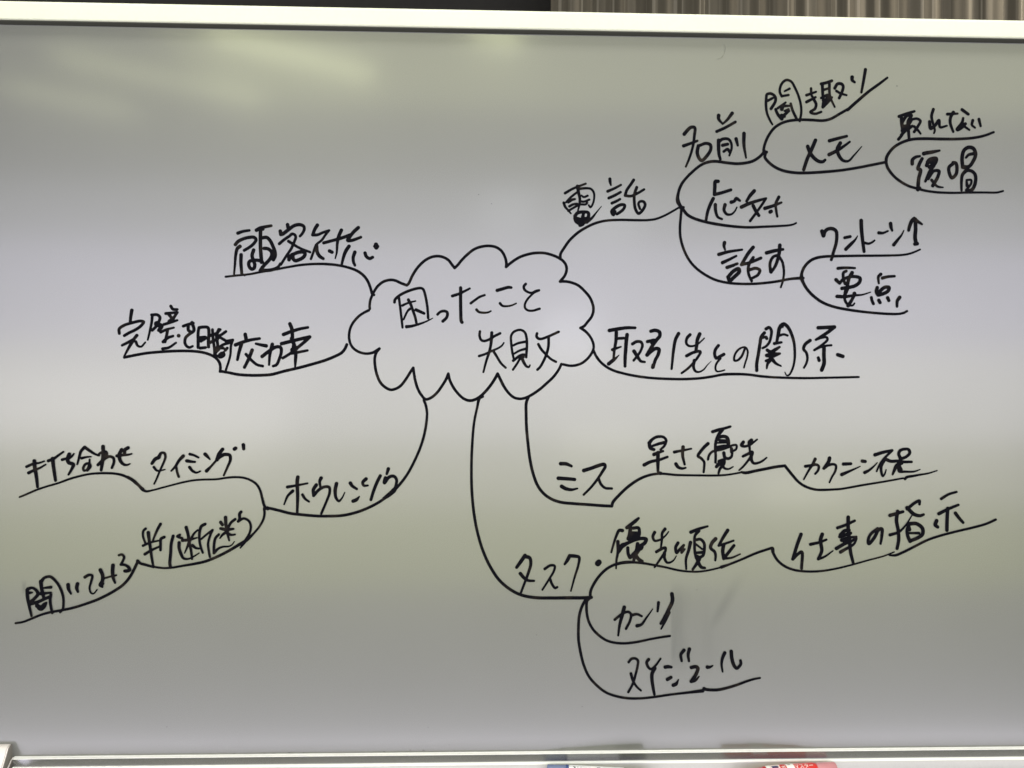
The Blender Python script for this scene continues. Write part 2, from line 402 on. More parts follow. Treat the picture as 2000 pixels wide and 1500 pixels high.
# ---------------------------------------------------------------- ink
# every word and branch line: strokes of x,z,radius in tenths of a millimetre on the board's face
# ('!' marks a sharp turn of the pen); the strokes are merged and filled as one thin film
INK = [
 ('cloud_outline', 'black marker cloud drawn around the two central lines of writing',
  '-1462,14416,17 -1465,14449,17 -1458,14515,17 -1438,14572,17 -1411,14629,17 -1366,14695,18 -1301,14748,18 -1219,14772,18 -1154,14766,18 -1089,14737,18 -1012,14708,18! -988,14731,18 -942,14830,18 -878,14929,18 -796,15011,18 -715,15056,18 -641,15070,18 -568,15059,18 -502,15022,18 -456,14965,18 -425,14926,18! -387,14963,18 -338,15024,18 -273,15090,18 -191,15156,18 -109,15189,18 -11,15203,18 79,15189,18 145,15148,18 190,15078,18 212,14996,18 209,14945,18! 269,14997,18 368,15063,18 466,15100,18 565,15120,18 680,15121,18 779,15097,18 854,15066,18 912,15027,18 948,14978,18 959,14921,18 937,14846,18 877,14770,18! 946,14772,18 1029,14756,18 1112,14719,18 1195,14642,18 1253,14569,18 1290,14470,18 1292,14404,18 1271,14338,18 1221,14272,18 1180,14222,18 1134,14198,18! 1200,14153,18 1255,14090,17 1288,14025,17 1299,13959,17 1278,13893,17 1223,13818,17 1149,13760,17 1066,13733,17 1000,13730,17 918,13746,17;898,13749,17 868,13684,17 803,13593,18 721,13514,18 622,13428,18 507,13353,18 441,13325,18 376,13318,18 310,13336,18 244,13393,18 186,13475,19 144,13557,19 111,13626,19! 78,13565,19 30,13491,19 -36,13409,19 -101,13346,19 -167,13306,19 -232,13293,19 -298,13312,18 -364,13366,18 -429,13448,18 -479,13546,18 -497,13623,18! -525,13554,18 -569,13480,18 -634,13390,18 -707,13327,18 -772,13307,18 -830,13364,18 -871,13438,18 -904,13544,18 -917,13618,18 -928,13693,18! -962,13642,18 -1018,13552,18 -1083,13470,18 -1148,13432,18 -1205,13423,18 -1270,13453,18 -1328,13510,18 -1369,13599,18 -1394,13706,18 -1399,13812,18 -1381,13877,18 -1343,13927,18! -1427,13877,18 -1508,13865,17 -1590,13884,17 -1655,13925,17 -1696,13982,17 -1714,14055,17 -1709,14137,17 -1689,14202,17 -1648,14268,17 -1584,14334,17 -1519,14375,17 -1475,14397,17'),
 ('handwritten_word', 'black handwriting 困ったこと, upper line inside the cloud',
  '-1161,14498,18 -1156,14527,18 -1129,14560,18 -1063,14605,18 -986,14640,18 -909,14665,18 -844,14675,17 -813,14664,17 -793,14620,17 -772,14532,17 -757,14433,17 -747,14306,17;-1107,14551,17 -1093,14452,16 -1078,14331,16 -1061,14188,15;-1064,14459,17 -1029,14477,15 -969,14499,13 -904,14515,11;-991,14530,20 -963,14475,19 -939,14409,18 -908,14321,17 -892,14250,17;-972,14418,17 -996,14396,15 -1020,14354,14 -1048,14289,13;-897,14407,21 -848,14386,20 -798,14364,18;-1012,14199,22 -962,14204,19 -874,14227,16 -787,14258,12 -726,14287,9 -690,14307,6;-633,14352,17 -600,14383,17 -556,14395,18 -518,14384,18 -510,14352,19 -523,14313,19 -567,14269,20;-451,14581,20 -370,14608,18 -293,14646,16 -238,14675,14;-350,14683,21 -350,14546,21 -347,14381,21 -340,14270,21 -331,14257,21;-224,14494,17 -171,14534,16 -116,14572,16 -54,14595,15;-153,14415,18 -126,14388,16 -71,14378,15 -10,14383,13 24,14399,11;100,14654,22 160,14672,21 237,14693,20 273,14691,18;136,14495,18 163,14467,16 216,14460,14 283,14472,12 336,14496,10;452,14736,18 430,14707,18 437,14669,17 476,14639,16 526,14628,15 581,14653,15 619,14662,14;619,14658,14 559,14631,14 515,14592,14 471,14542,15 443,14481,15 449,14436,15 482,14411,15 538,14407,15 626,14432,16'),
 ('handwritten_word', 'black handwriting 失敗, lower line inside the cloud',
  '-110,14146,17 -114,14095,17 -97,14045,17 -64,14029,17 -3,14045,17 74,14092,17 140,14125,17;36,14131,21 28,14007,19 7,13897,18 -29,13786,16 -65,13646,14;-119,13843,17 -57,13863,16 42,13908,15 125,13947,13 163,13975,12 185,14008,11;60,13901,18 97,13842,17 153,13754,16 209,13701,15;308,13815,15 292,13887,16 276,14009,16 276,14097,16 306,14142,16 362,14167,16 406,14165,16 445,14137,16 467,14065,17 471,13988,17 463,13833,17;302,13976,15 362,14004,16 451,14023,17;313,13874,13 374,13910,15 451,13935,17;302,13788,18 341,13819,18 385,13850,18 429,13864,17 463,13855,17;396,13838,31 418,13833,25;380,13805,15 352,13755,15 300,13677,15;413,13810,21 441,13755,19 469,13717,16 497,13711,14 510,13734,11;595,14126,18 590,14088,18 617,14061,18 661,14062,17 739,14092,17 863,14148,17;739,14078,18 737,13967,18 712,13868,18 674,13779,17 635,13712,17 602,13679,17;612,13993,18 651,13928,18 707,13868,17 774,13807,16 832,13777,16'),
 ('handwritten_word', 'black handwriting 顧客対応 on the branch upper left of the cloud',
  '-3070,15328,22 -3009,15350,19 -2932,15363,17;-3100,15188,22 -3070,15224,22 -2998,15261,21 -2927,15278,21 -2876,15279,21 -2850,15252,20 -2870,15211,20 -2916,15167,20 -2993,15118,19;-3044,15167,23 -3075,15141,22 -3095,15064,19 -3104,14950,16 -3114,14826,13;-3030,15064,23 -3032,14971,22 -3021,14837,19;-2879,15123,23 -2897,15055,22 -2880,14994,22 -2864,14942,22 -2874,14901,22 -2900,14890,22 -2925,14910,22 -2938,14952,22 -2926,14985,22 -2875,14999,22 -2803,14994,22 -2772,14979,22;-2846,15366,23 -2805,15392,22 -2743,15408,20 -2667,15423,18;-2794,15382,28 -2769,15382,23;-2796,15377,23 -2798,15263,23 -2795,15139,23 -2782,14974,23;-2773,15274,22 -2722,15279,22 -2681,15243,22 -2645,15171,22 -2619,15099,22 -2619,15048,22 -2639,15006,22;-2752,15145,22 -2711,15142,22 -2670,15114,22 -2658,15068,22 -2680,15016,22 -2726,14964,22 -2772,14912,22 -2797,14870,23;-2792,14876,23 -2710,14876,23 -2628,14893,21 -2577,14924,18 -2557,14960,16;-2557,15358,23 -2550,15317,23! -2528,15323,23 -2466,15370,23 -2385,15428,22 -2313,15439,22 -2272,15418,20 -2266,15382,19 -2287,15335,18 -2317,15299,17;-2469,15438,23 -2461,15401,23 -2456,15380,20;-2568,15203,20 -2507,15256,19 -2446,15298,19 -2415,15324,19 -2384,15317,18 -2369,15288,18 -2384,15236,18 -2424,15143,18 -2486,15049,17 -2547,14950,17;-2456,15235,20 -2394,15195,18 -2312,15149,17 -2193,15104,16;-2445,15049,28 -2449,15008,23;-2414,15070,23 -2332,15102,23 -2270,15103,23 -2255,15080,23 -2275,15041,23 -2331,15009,23 -2372,14998,23 -2398,15019,23 -2404,15060,23;-2107,15436,23 -2138,15384,22 -2163,15316,21! -2107,15317,19 -2035,15348,17 -1963,15373,16! -2004,15323,16 -2055,15250,16 -2117,15197,16 -2157,15094,16 -2183,15021,16;-2117,15187,24 -2106,15104,23 -2075,15053,23 -2034,15027,20;-2029,15219,20 -1932,15246,20 -1798,15286,21 -1705,15321,22;-1814,15377,23 -1849,15293,22 -1864,15200,18 -1869,15107,14 -1887,15029,9;-1957,15121,23 -1926,15106,22;-1608,15410,23 -1664,15358,23 -1705,15305,22 -1736,15253,22 -1684,15254,21 -1623,15275,19 -1576,15294,18;-1720,15181,23 -1761,15118,23 -1787,15045,20 -1809,14952,16;-1648,15109,23 -1668,15046,21 -1663,14984,19 -1647,14948,17;-1524,15100,22 -1508,15058,21 -1467,15033,21 -1431,15049,20;-1390,15205,27 -1387,15168,27;-1403,15184,23 -1372,15182,23'),
 ('branch_line', 'arched branch line under 顧客対応 joining the cloud',
  '-3216,14794,14 -3078,14811,14 -2925,14828,14 -2772,14860,15 -2618,14887,15 -2464,14918,15 -2311,14945,16 -2157,14959,16 -2002,14960,17 -1848,14946,17 -1724,14919,17 -1621,14881,18 -1548,14830,18 -1497,14768,18 -1460,14685,18 -1436,14602,18;-1413,14587,18;-2986,14812,13'),
 ('handwritten_word', 'black handwriting 完璧を目指す at the far left of the cloud',
  '-4343,14375,23 -4355,14304,20 -4361,14242,19;-4492,14093,19 -4493,14148,19 -4435,14192,19 -4327,14227,19 -4235,14246,19 -4201,14235,19 -4232,14188,19 -4296,14141,19 -4373,14102,19 -4431,14067,19;-4281,14071,21 -4319,14024,19! -4372,13993,19 -4457,13949,17;-4319,14016,21 -4372,13931,19 -4433,13813,12;-4293,13993,19 -4272,13947,16 -4231,13934,14 -4180,13986,12;-4105,14322,19 -4036,14322,19 -4005,14291,19 -4020,14237,19 -4051,14182,19 -4096,14135,19;-4097,14314,19 -4105,14228,17 -4127,14119,15 -4150,14018,12;-4043,14213,35 -3989,14182,28 -4020,14135,21;-3875,14430,19 -3851,14394,19 -3797,14390,17;-3936,14339,19 -3867,14347,18 -3793,14355,15;-3905,14339,21 -3866,14277,19 -3897,14245,19;-3797,14352,17 -3836,14293,19 -3851,14261,19;-3958,14206,19 -3881,14230,18 -3797,14258,15;-3996,14112,19 -3927,14144,17 -3838,14168,14;-3915,14128,19 -3927,14058,19 -3942,13995,19;-3965,13995,21 -3911,14042,19 -3847,14066,17;-3972,13910,19 -3895,13926,17 -3811,13984,14;-3779,14070,24;-3724,14187,19 -3666,14208,19 -3604,14224,19;-3663,14208,21 -3662,14138,20 -3634,14119,19;-3619,14232,21 -3596,14135,20 -3650,14091,20 -3696,14044,19 -3703,13981,19 -3680,13942,18 -3649,13927,17 -3610,13943,15;-3544,13928,20 -3544,14014,20 -3545,14107,19 -3539,14154,19;-3534,14170,20 -3480,14178,20 -3426,14170,20 -3415,14092,20 -3421,13999,20 -3418,13936,20;-3518,14045,24 -3457,14048,24 -3510,14006,20;-3518,13920,20 -3456,13928,19;-3372,14147,18 -3364,14030,18 -3348,13921,18 -3343,13843,19;-3387,14077,21 -3326,14101,19 -3279,14148,18;-3418,13983,21 -3310,14031,19;-3295,14148,21 -3322,14077,20 -3309,13953,19 -3325,13874,19;-3210,14125,18 -3264,14086,18 -3307,14062,18 -3271,14047,18 -3217,14016,19;-3209,14008,18 -3124,14024,16! -3147,13953,16 -3154,13844,15 -3177,13750,15 -3208,13656,15;-3302,13921,18 -3248,13961,18 -3155,13993,19;-3309,13890,18 -3278,13921,18 -3240,13922,19;-3216,13898,20 -3193,13922,19;-3263,13859,21 -3293,13828,20 -3278,13812,20 -3232,13836,19 -3239,13867,19;-3343,13859,21 -3324,13812,19'),
 ('handwritten_word', 'black handwriting 効率 just left of the cloud',
  '-2976,14092,23 -2962,14017,23;-3093,13962,23 -3016,13993,22 -2907,14025,20 -2802,14042,18;-3022,13970,23 -3049,13876,21 -3069,13782,18;-2891,13900,23 -2930,13798,22 -2983,13689,20;-2965,13848,20 -2906,13783,19 -2829,13721,18 -2763,13705,18;-2845,13979,16 -2783,13964,20 -2721,13953,23;-2647,13972,23 -2674,13862,20 -2686,13721,14;-2770,13823,23 -2690,13886,22 -2597,13941,22 -2547,13934,21 -2538,13879,20 -2565,13785,19 -2596,13722,19 -2635,13706,18;-2435,14224,23 -2411,14162,23 -2403,14052,22;-2512,14094,23 -2427,14127,22 -2318,14162,20 -2217,14182,18;-2535,13981,23 -2442,14005,23 -2318,14037,22 -2193,14066,22! -2255,14006,21 -2348,13927,20 -2426,13864,19 -2519,13804,18;-2387,13950,26 -2363,13864,23 -2366,13770,20 -2369,13692,12;-2410,13864,20 -2317,13880,18 -2220,13900,16;-2411,14044,26 -2379,13958,23;-2395,13903,36 -2356,13927,29'),
 ('branch_line', 'stepped branch line running left from the cloud under 完璧を目指す効率',
  '-4430,13802,18 -4326,13825,18 -4172,13854,18 -4018,13870,18 -3864,13881,18 -3710,13885,18 -3587,13881,18 -3479,13866,18 -3386,13835,18 -3324,13796,18 -3285,13742,18 -3274,13687,18 -3277,13637,18;-3274,13640,18 -3184,13625,18 -3060,13601,19 -2936,13592,19 -2781,13593,19 -2657,13603,19 -2502,13644,19 -2316,13689,19 -2161,13732,19 -2005,13780,19 -1880,13832,19 -1803,13875,19 -1764,13923,19 -1741,13975,19'),
 ('handwritten_word', 'black handwriting 電話 upper right of the cloud',
  '935,15865,18 1039,15925,16 1191,15985,14;1089,15951,23 1102,15875,20 1118,15799,18 1113,15723,15 1093,15640,11;1102,15919,17 1191,15929,16 1255,15921,15 1291,15877,15 1296,15801,14 1275,15725,14 1250,15693,13 1230,15718,13;950,15753,15 1001,15810,15 1064,15862,15 1102,15888,15;976,15753,18 1027,15785,17 1057,15792,15;989,15702,17 1039,15728,16 1085,15735,15;919,15746,18 938,15695,17 976,15652,14 1008,15614,11;976,15645,15 1040,15684,15 1084,15710,15;1141,15837,13 1166,15819,14 1215,15836,15;1122,15767,15 1167,15762,15 1236,15788,15;1109,15729,14 1192,15730,15 1211,15749,15;1059,15583,23 1091,15621,22 1167,15635,21 1224,15625,20 1225,15572,23 1193,15521,26 1130,15495,29 1079,15520,29 1059,15557,23;1091,15545,29 1168,15521,35 1193,15546,29;1123,15469,23 1155,15482,23;1167,15622,18 1155,15571,23;1206,15508,21 1269,15560,17 1320,15624,11 1388,15708,5;1491,16047,21 1494,16013,20 1504,15971,12;1464,15894,19 1548,15931,17 1629,15975,15;1478,15810,19 1548,15842,19 1625,15886,17;1517,15747,19 1574,15773,18 1619,15799,16;1581,15614,19 1613,15633,19 1664,15678,19 1677,15723,19 1638,15731,20 1575,15703,21 1517,15645,22 1537,15607,23 1556,15645,20;1787,16038,20 1752,15984,19 1701,15908,19 1682,15844,19! 1753,15838,18 1842,15877,17 1918,15923,16;1826,15947,20 1797,15858,19 1798,15756,19 1811,15680,19 1849,15623,19 1894,15656,19 1932,15732,19 1913,15770,18 1868,15772,17 1849,15744,17 1868,15681,16'),
 ('branch_line', 'branch line from the cloud up under 電話',
  '880,15049,19 883,15112,18 928,15188,18 991,15278,18 1092,15374,18 1206,15447,17 1320,15499,17 1448,15530,16 1614,15541,16 1805,15540,16 1958,15542,15 2061,15556,15 2163,15595,14 2265,15650,14 2357,15705,13'),
 ('handwritten_word', 'black handwriting 名前 right of 電話',
  '2417,16617,24 2459,16667,23 2501,16702,22 2547,16699,20 2544,16598,19 2524,16458,17 2482,16317,16 2439,16213,14;2409,16470,22 2488,16499,19 2581,16535,16;2594,16473,23 2581,16388,23 2609,16312,22 2638,16291,22 2701,16348,22 2750,16433,21 2743,16489,21 2686,16505,20 2615,16480,20;2847,16855,24 2847,16813,21 2897,16750,13! 2953,16800,18 3017,16885,23;2824,16655,20 2926,16702,19 3058,16777,18;2848,16546,24 2849,16434,23 2856,16364,20 2871,16311,18;2856,16532,22 2898,16561,20 2969,16562,19 3004,16520,17 3012,16450,16 2984,16359,14;2898,16484,22 2962,16499,20;2913,16407,18 2962,16436,19 2984,16408,20;3068,16566,24 3089,16486,16;3167,16635,24 3167,16495,21 3194,16333,13'),
 ('branch_line', 'curved branch line under 名前',
  '3430,16414,19 3359,16343,19 3267,16288,19 3097,16258,19 2955,16267,19 2814,16283,19 2729,16275,19 2634,16238,18 2506,16134,18 2398,16010,18 2343,15874,18 2334,15776,18 2393,15692,18'),
 ('handwritten_word', 'black handwriting 聞き取り at the top right',
  '3448,17117,18 3442,17004,18 3456,16892,16 3492,16808,15 3524,16753,13;3455,17131,17 3498,17139,18 3555,17104,18 3562,17048,19 3506,16949,20;3463,17047,17 3527,17083,16;3640,17106,17 3616,17162,17 3625,17232,17 3661,17289,17 3703,17311,17 3760,17291,16 3811,17207,16 3854,17109,16 3883,16997,16 3887,16899,16 3869,16800,16;3676,17170,13 3739,17203,16;3647,17109,16 3726,17124,16;3591,16957,17 3690,17029,14;3563,16943,18 3592,16880,20 3642,16825,24;3641,16944,24 3662,16980,19 3733,16988,16;3677,16924,14 3726,16945,16;3641,16839,26 3691,16889,20 3734,16924,16;3754,17016,17 3776,16939,18 3826,16834,18;3641,16867,24 3677,16853,18;4010,17210,17 4017,17126,16 4046,17084,16;3953,17125,19 4074,17169,14;3954,17040,20 4067,17101,16;4039,17084,20 4075,17014,19 4061,16958,19 4004,16915,18 4061,16894,17 4140,16919,16;4138,17269,20 4202,17284,20 4273,17310,19;4152,17269,20 4160,17128,19 4167,17065,17 4161,17008,16;4160,17192,17 4231,17214,16;4139,17093,17 4224,17129,20 4161,16987,21;4167,17065,21 4232,17087,16;4161,16980,20 4232,17052,19 4274,17102,16;4242,17270,19 4246,17144,17 4267,17074,15 4311,16983,13;4310,17218,20 4345,17272,20 4395,17273,20 4417,17245,19 4403,17174,19 4367,17096,19;4331,17184,17 4388,17153,16 4460,17133,14;4530,17360,24 4531,17324,21 4562,17297,16;4699,17458,21 4681,17348,20 4649,17171,16'),
 ('branch_line', 'forked branch line under 聞き取り and メモ',
  '4977,17360,15 4874,17281,18 4746,17187,19 4603,17065,20 4475,16950,21;4475,16957,18 4375,16899,18 4261,16834,18 4162,16811,18 4019,16816,18 3876,16817,18 3734,16801,18 3635,16768,18 3550,16711,18 3479,16618,18 3437,16526,18 3416,16442,18 3416,16393,18;3416,16435,19 3437,16393,19 3431,16344,19 3466,16295,19 3552,16226,19 3666,16178,19 3808,16155,19 3951,16154,19 4164,16168,19 4379,16190,18 4593,16225,18 4779,16263,18 4958,16301,18;3452,16407,20'),
 ('handwritten_word', 'black handwriting メモ below 聞き取り',
  '3971,16485,24 3995,16422,24 4035,16359,24 4107,16303,23 4164,16297,21 4192,16319,18;4069,16563,24 4021,16450,24 3964,16323,23 3922,16195,22;4245,16559,23 4348,16589,21 4465,16620,18;4242,16386,24 4349,16441,22 4434,16498,18 4503,16550,15;4384,16533,24 4346,16455,24 4371,16370,23 4421,16315,20 4485,16309,16 4563,16387,12 4656,16494,7'),
 ('handwritten_word', 'black handwriting 取れない at the right edge, upper of two',
  '5128,16877,20 5228,16914,19 5323,16944,17;5164,16849,26 5164,16800,24 5172,16659,19 5122,16590,20;5171,16807,20 5228,16886,20 5286,16894,20 5243,16815,20 5251,16688,20 5258,16601,19;5171,16751,24 5229,16759,26 5286,16830,19;5172,16701,24 5229,16723,33 5301,16760,17;5157,16644,19 5229,16716,20;5300,16844,17 5358,16852,17 5401,16825,18 5372,16761,18 5322,16686,19;5322,16753,19 5373,16704,16 5404,16665,14;5566,16973,20 5544,16890,19 5559,16806,17 5586,16707,15 5574,16672,12;5516,16819,19 5534,16735,24 5588,16771,21 5638,16835,20 5653,16751,17 5739,16769,14;5746,16915,20 5876,16924,14;5821,16937,24 5789,16880,20 5782,16809,20 5822,16694,16;5933,16974,21 6013,16919,19;5948,16868,16 5934,16811,20 5877,16726,27 5934,16755,23 5977,16798,20! 5948,16783,18 6028,16721,14;6071,16842,20 6061,16785,17 6100,16750,14;6150,16857,20 6172,16772,16'),
 ('handwritten_word', 'black handwriting 復唱 at the right edge below 取れない',
  '5300,16286,24 5303,16336,23 5345,16371,20 5396,16382,16;5446,16415,26 5475,16423,25 5561,16438,23 5647,16456,15;5425,16351,22 5389,16280,23 5375,16223,24 5404,16210,24 5383,16096,24 5373,15962,24;5483,16267,24 5518,16338,25 5604,16354,25 5590,16297,25 5519,16246,24;5497,16310,26 5576,16311,22;5576,16268,23 5519,16183,21 5469,16069,18;5505,16098,18 5576,16198,20 5641,16199,21 5627,16128,22 5563,16014,23;5548,16084,20 5620,16007,16 5693,15994,11;5821,16293,22 5771,16250,22 5771,16186,22 5807,16116,22 5858,16159,22 5872,16230,22 5857,16300,22 5821,16307,22;5944,16259,24 5936,16358,24 5957,16458,24 6015,16501,24 6080,16488,24 6109,16417,24 6080,16332,23 6023,16260,23 5951,16259,22;5986,16373,16 6022,16409,19 6087,16424,22;5944,16252,24 6009,16232,24 5944,16160,22 5930,16075,19 5931,15961,16;5937,16146,20 5980,16203,21 6052,16207,21 6103,16162,22 6110,16077,23 6082,15992,23 6053,15963,24 5988,15962,16! 6053,16048,16 6053,16091,15 5995,16090,15;5995,16076,15 6002,16019,22'),
 ('branch_line', 'forked branch line around 復唱',
  '6339,16697,16 6223,16653,17 6079,16622,18 5877,16605,18 5661,16602,19 5445,16603,19 5301,16593,19 5187,16560,19 5072,16495,19 5001,16416,20 4972,16359,21 4965,16296,21;4965,16303,19 4987,16232,19 5059,16135,18 5146,16065,18 5247,16010,17 5362,15976,17 5477,15949,16 5621,15932,16 5808,15927,15 6024,15934,15 6241,15937,14 6386,15939,14 6464,15958,13;5369,15962,21 5398,15983,20'),
 ('branch_line', 'branch line under 応対',
  '2487,16121,16 2443,16069,17 2392,16005,18 2354,15915,19 2341,15826,19 2361,15750,19 2406,15681,20 2458,15617,20 2535,15574,19 2676,15531,19 2831,15501,19 3024,15477,18 3217,15466,17 3411,15475,16 3604,15486,15 3746,15498,14 3798,15511,13 3830,15527,12;2374,15699,19 2412,15706,17'),
 ('handwritten_word', 'black handwriting 応対 below 名前',
  '2844,16034,23 2810,16033,23 2803,15959,23 2798,15870,22! 2880,15890,21 3004,15930,20;2784,15819,23 2746,15742,22 2714,15652,20 2695,15550,18;2810,15743,23 2815,15666,20 2843,15590,17 2895,15565,15;2932,15744,23 2920,15680,20 2952,15629,18 3004,15624,15 3049,15656,12 3081,15714,10;3010,15777,24 3048,15790,20 3074,15822,24 3119,15797,16;3299,15921,24 3248,15863,23 3203,15792,18;3139,15718,24 3229,15760,23 3345,15800,20 3448,15829,16! 3396,15749,17 3332,15659,17 3249,15546,18;3287,15735,23 3319,15672,22 3358,15615,21;3435,15705,24 3538,15738,21 3642,15780,15;3609,15848,21 3571,15764,19 3578,15675,17 3591,15605,15;3500,15661,24 3513,15668,24'),
 ('branch_line', 'deep curved branch line under 話す',
  '2387,15699,17 2378,15585,17 2369,15457,17 2376,15330,17 2415,15190,17 2486,15051,17 2576,14950,17 2692,14868,17 2821,14806,17 2976,14772,17 3130,14761,17 3311,14763,17 3478,14779,17 3620,14800,17 3749,14826,17 3905,14841,20;3925,14841,16'),
 ('handwritten_word', 'black handwriting 話す below 応対',
  '2928,15272,24 2922,15234,20 2935,15185,13;2858,15125,23 2974,15158,20 3149,15187,15;2904,15023,23 2974,15056,20 3077,15108,15;2962,14964,23 3026,14986,21 3090,15012,18;2975,14845,24 2995,14801,24 3052,14846,24 3117,14917,24 3104,14948,24 3039,14916,24 2982,14852,24;3289,15218,23 3231,15147,23 3142,15000,21! 3245,15026,20 3387,15085,20;3290,15091,20 3245,15020,19 3226,14943,19 3239,14867,18 3272,14797,18;3245,14937,21 3323,14957,20 3374,14932,20 3349,14874,19 3284,14835,18;3457,15150,24 3554,15176,23 3664,15196,18;3625,15247,24 3619,15164,23 3600,15074,22 3568,14985,20 3516,14907,18;3606,15126,18 3541,15099,19 3503,15022,19 3510,14914,20;3612,15113,18 3658,15037,17 3678,14922,16 3666,14806,14 3640,14723,13'),
 ('branch_line', 'forked branch line around 要点',
  '3900,14838,26 3903,14897,19 3924,14956,19 3964,15015,19 4023,15065,19 4103,15097,19 4192,15111,18 4291,15116,18 4431,15120,17 4630,15125,16 4829,15128,16 5029,15133,15 5169,15140,14 5269,15157,14 5349,15186,13 5404,15211,12;3900,14838,26 3920,14789,20 3965,14711,19 4035,14633,19 4135,14556,19 4234,14509,18 4354,14474,18 4513,14446,18 4683,14424,17 4853,14409,17 5013,14400,17 5133,14401,16 5203,14416,16 5242,14438,15'),
 ('handwritten_word', 'black handwriting ワントーン with an up arrow',
  '4156,15429,24 4176,15370,24 4191,15420,24 4230,15454,23 4290,15460,23 4335,15431,22 4345,15362,21 4335,15274,21 4306,15175,20 4277,15072,19;4445,15349,20 4514,15364,20;4460,15206,23 4530,15276,22 4579,15326,14 4609,15375,6;4653,15567,24 4658,15454,24 4674,15307,22 4692,15179,20;4699,15287,18 4749,15278,16 4789,15293,14 4824,15318,13;4878,15415,22 4928,15413,17 4993,15438,13;5027,15532,24 5033,15488,22 5048,15444,15;5069,15267,23 5128,15341,18 5168,15391,13 5196,15448,8;5258,15451,20 5273,15510,23 5297,15569,24 5327,15599,24! 5377,15560,21 5428,15529,14;5342,15589,24 5346,15461,24 5340,15363,25 5354,15284,25;5339,15279,24 5369,15284,23'),
 ('handwritten_word', 'black handwriting 要点 below ワントーン',
  '4362,14965,21 4431,14972,19 4511,14973,17 4576,14970,15;4466,14931,19 4432,14911,19 4432,14833,19 4452,14774,19;4541,14912,24 4502,14843,23 4482,14755,22 4453,14656,20 4448,14587,18 4473,14529,17 4513,14504,15 4553,14505,13 4573,14529,11;4338,14822,24 4383,14778,19! 4422,14823,20 4502,14858,20 4581,14864,21 4641,14845,22 4636,14795,22 4582,14751,23 4512,14730,23 4413,14715,23;4492,14735,24 4458,14656,24;4353,14614,24 4453,14612,22 4562,14628,17 4672,14638,12 4777,14671,8;4572,14652,25 4548,14588,20 4493,14499,24;4905,14896,22 4876,14866,19 4876,14817,16 4881,14783,14;4926,14849,22 5000,14867,19 5080,14873,17;4861,14728,23 4850,14679,23 4872,14635,23! 4932,14650,23 5001,14690,23 5011,14730,23 4961,14734,23 4901,14689,23 4882,14660,23;4787,14605,19 4797,14561,19 4814,14526,19;4882,14571,22 4897,14542,22;4994,14602,23 5010,14567,20;5147,14608,24 5117,14563,21 5114,14494,17'),
 ('branch_line', 'long branch line under 取引先との関係',
  '1297,13920,17 1328,13854,17 1386,13778,17 1462,13716,17 1558,13669,17 1673,13637,17 1807,13609,17 1942,13590,17 2086,13578,17 2230,13572,17 2374,13570,17 2518,13574,17 2663,13586,17 2807,13609,17 2903,13628,17 2952,13633,19 3097,13636,18 3242,13630,17 3387,13611,17 3532,13600,16 3677,13594,16 3969,13590,16 4260,13597,15 4455,13602,15 4630,13607,14'),
 ('handwritten_word', 'black handwriting 取引先との関係 right of the cloud',
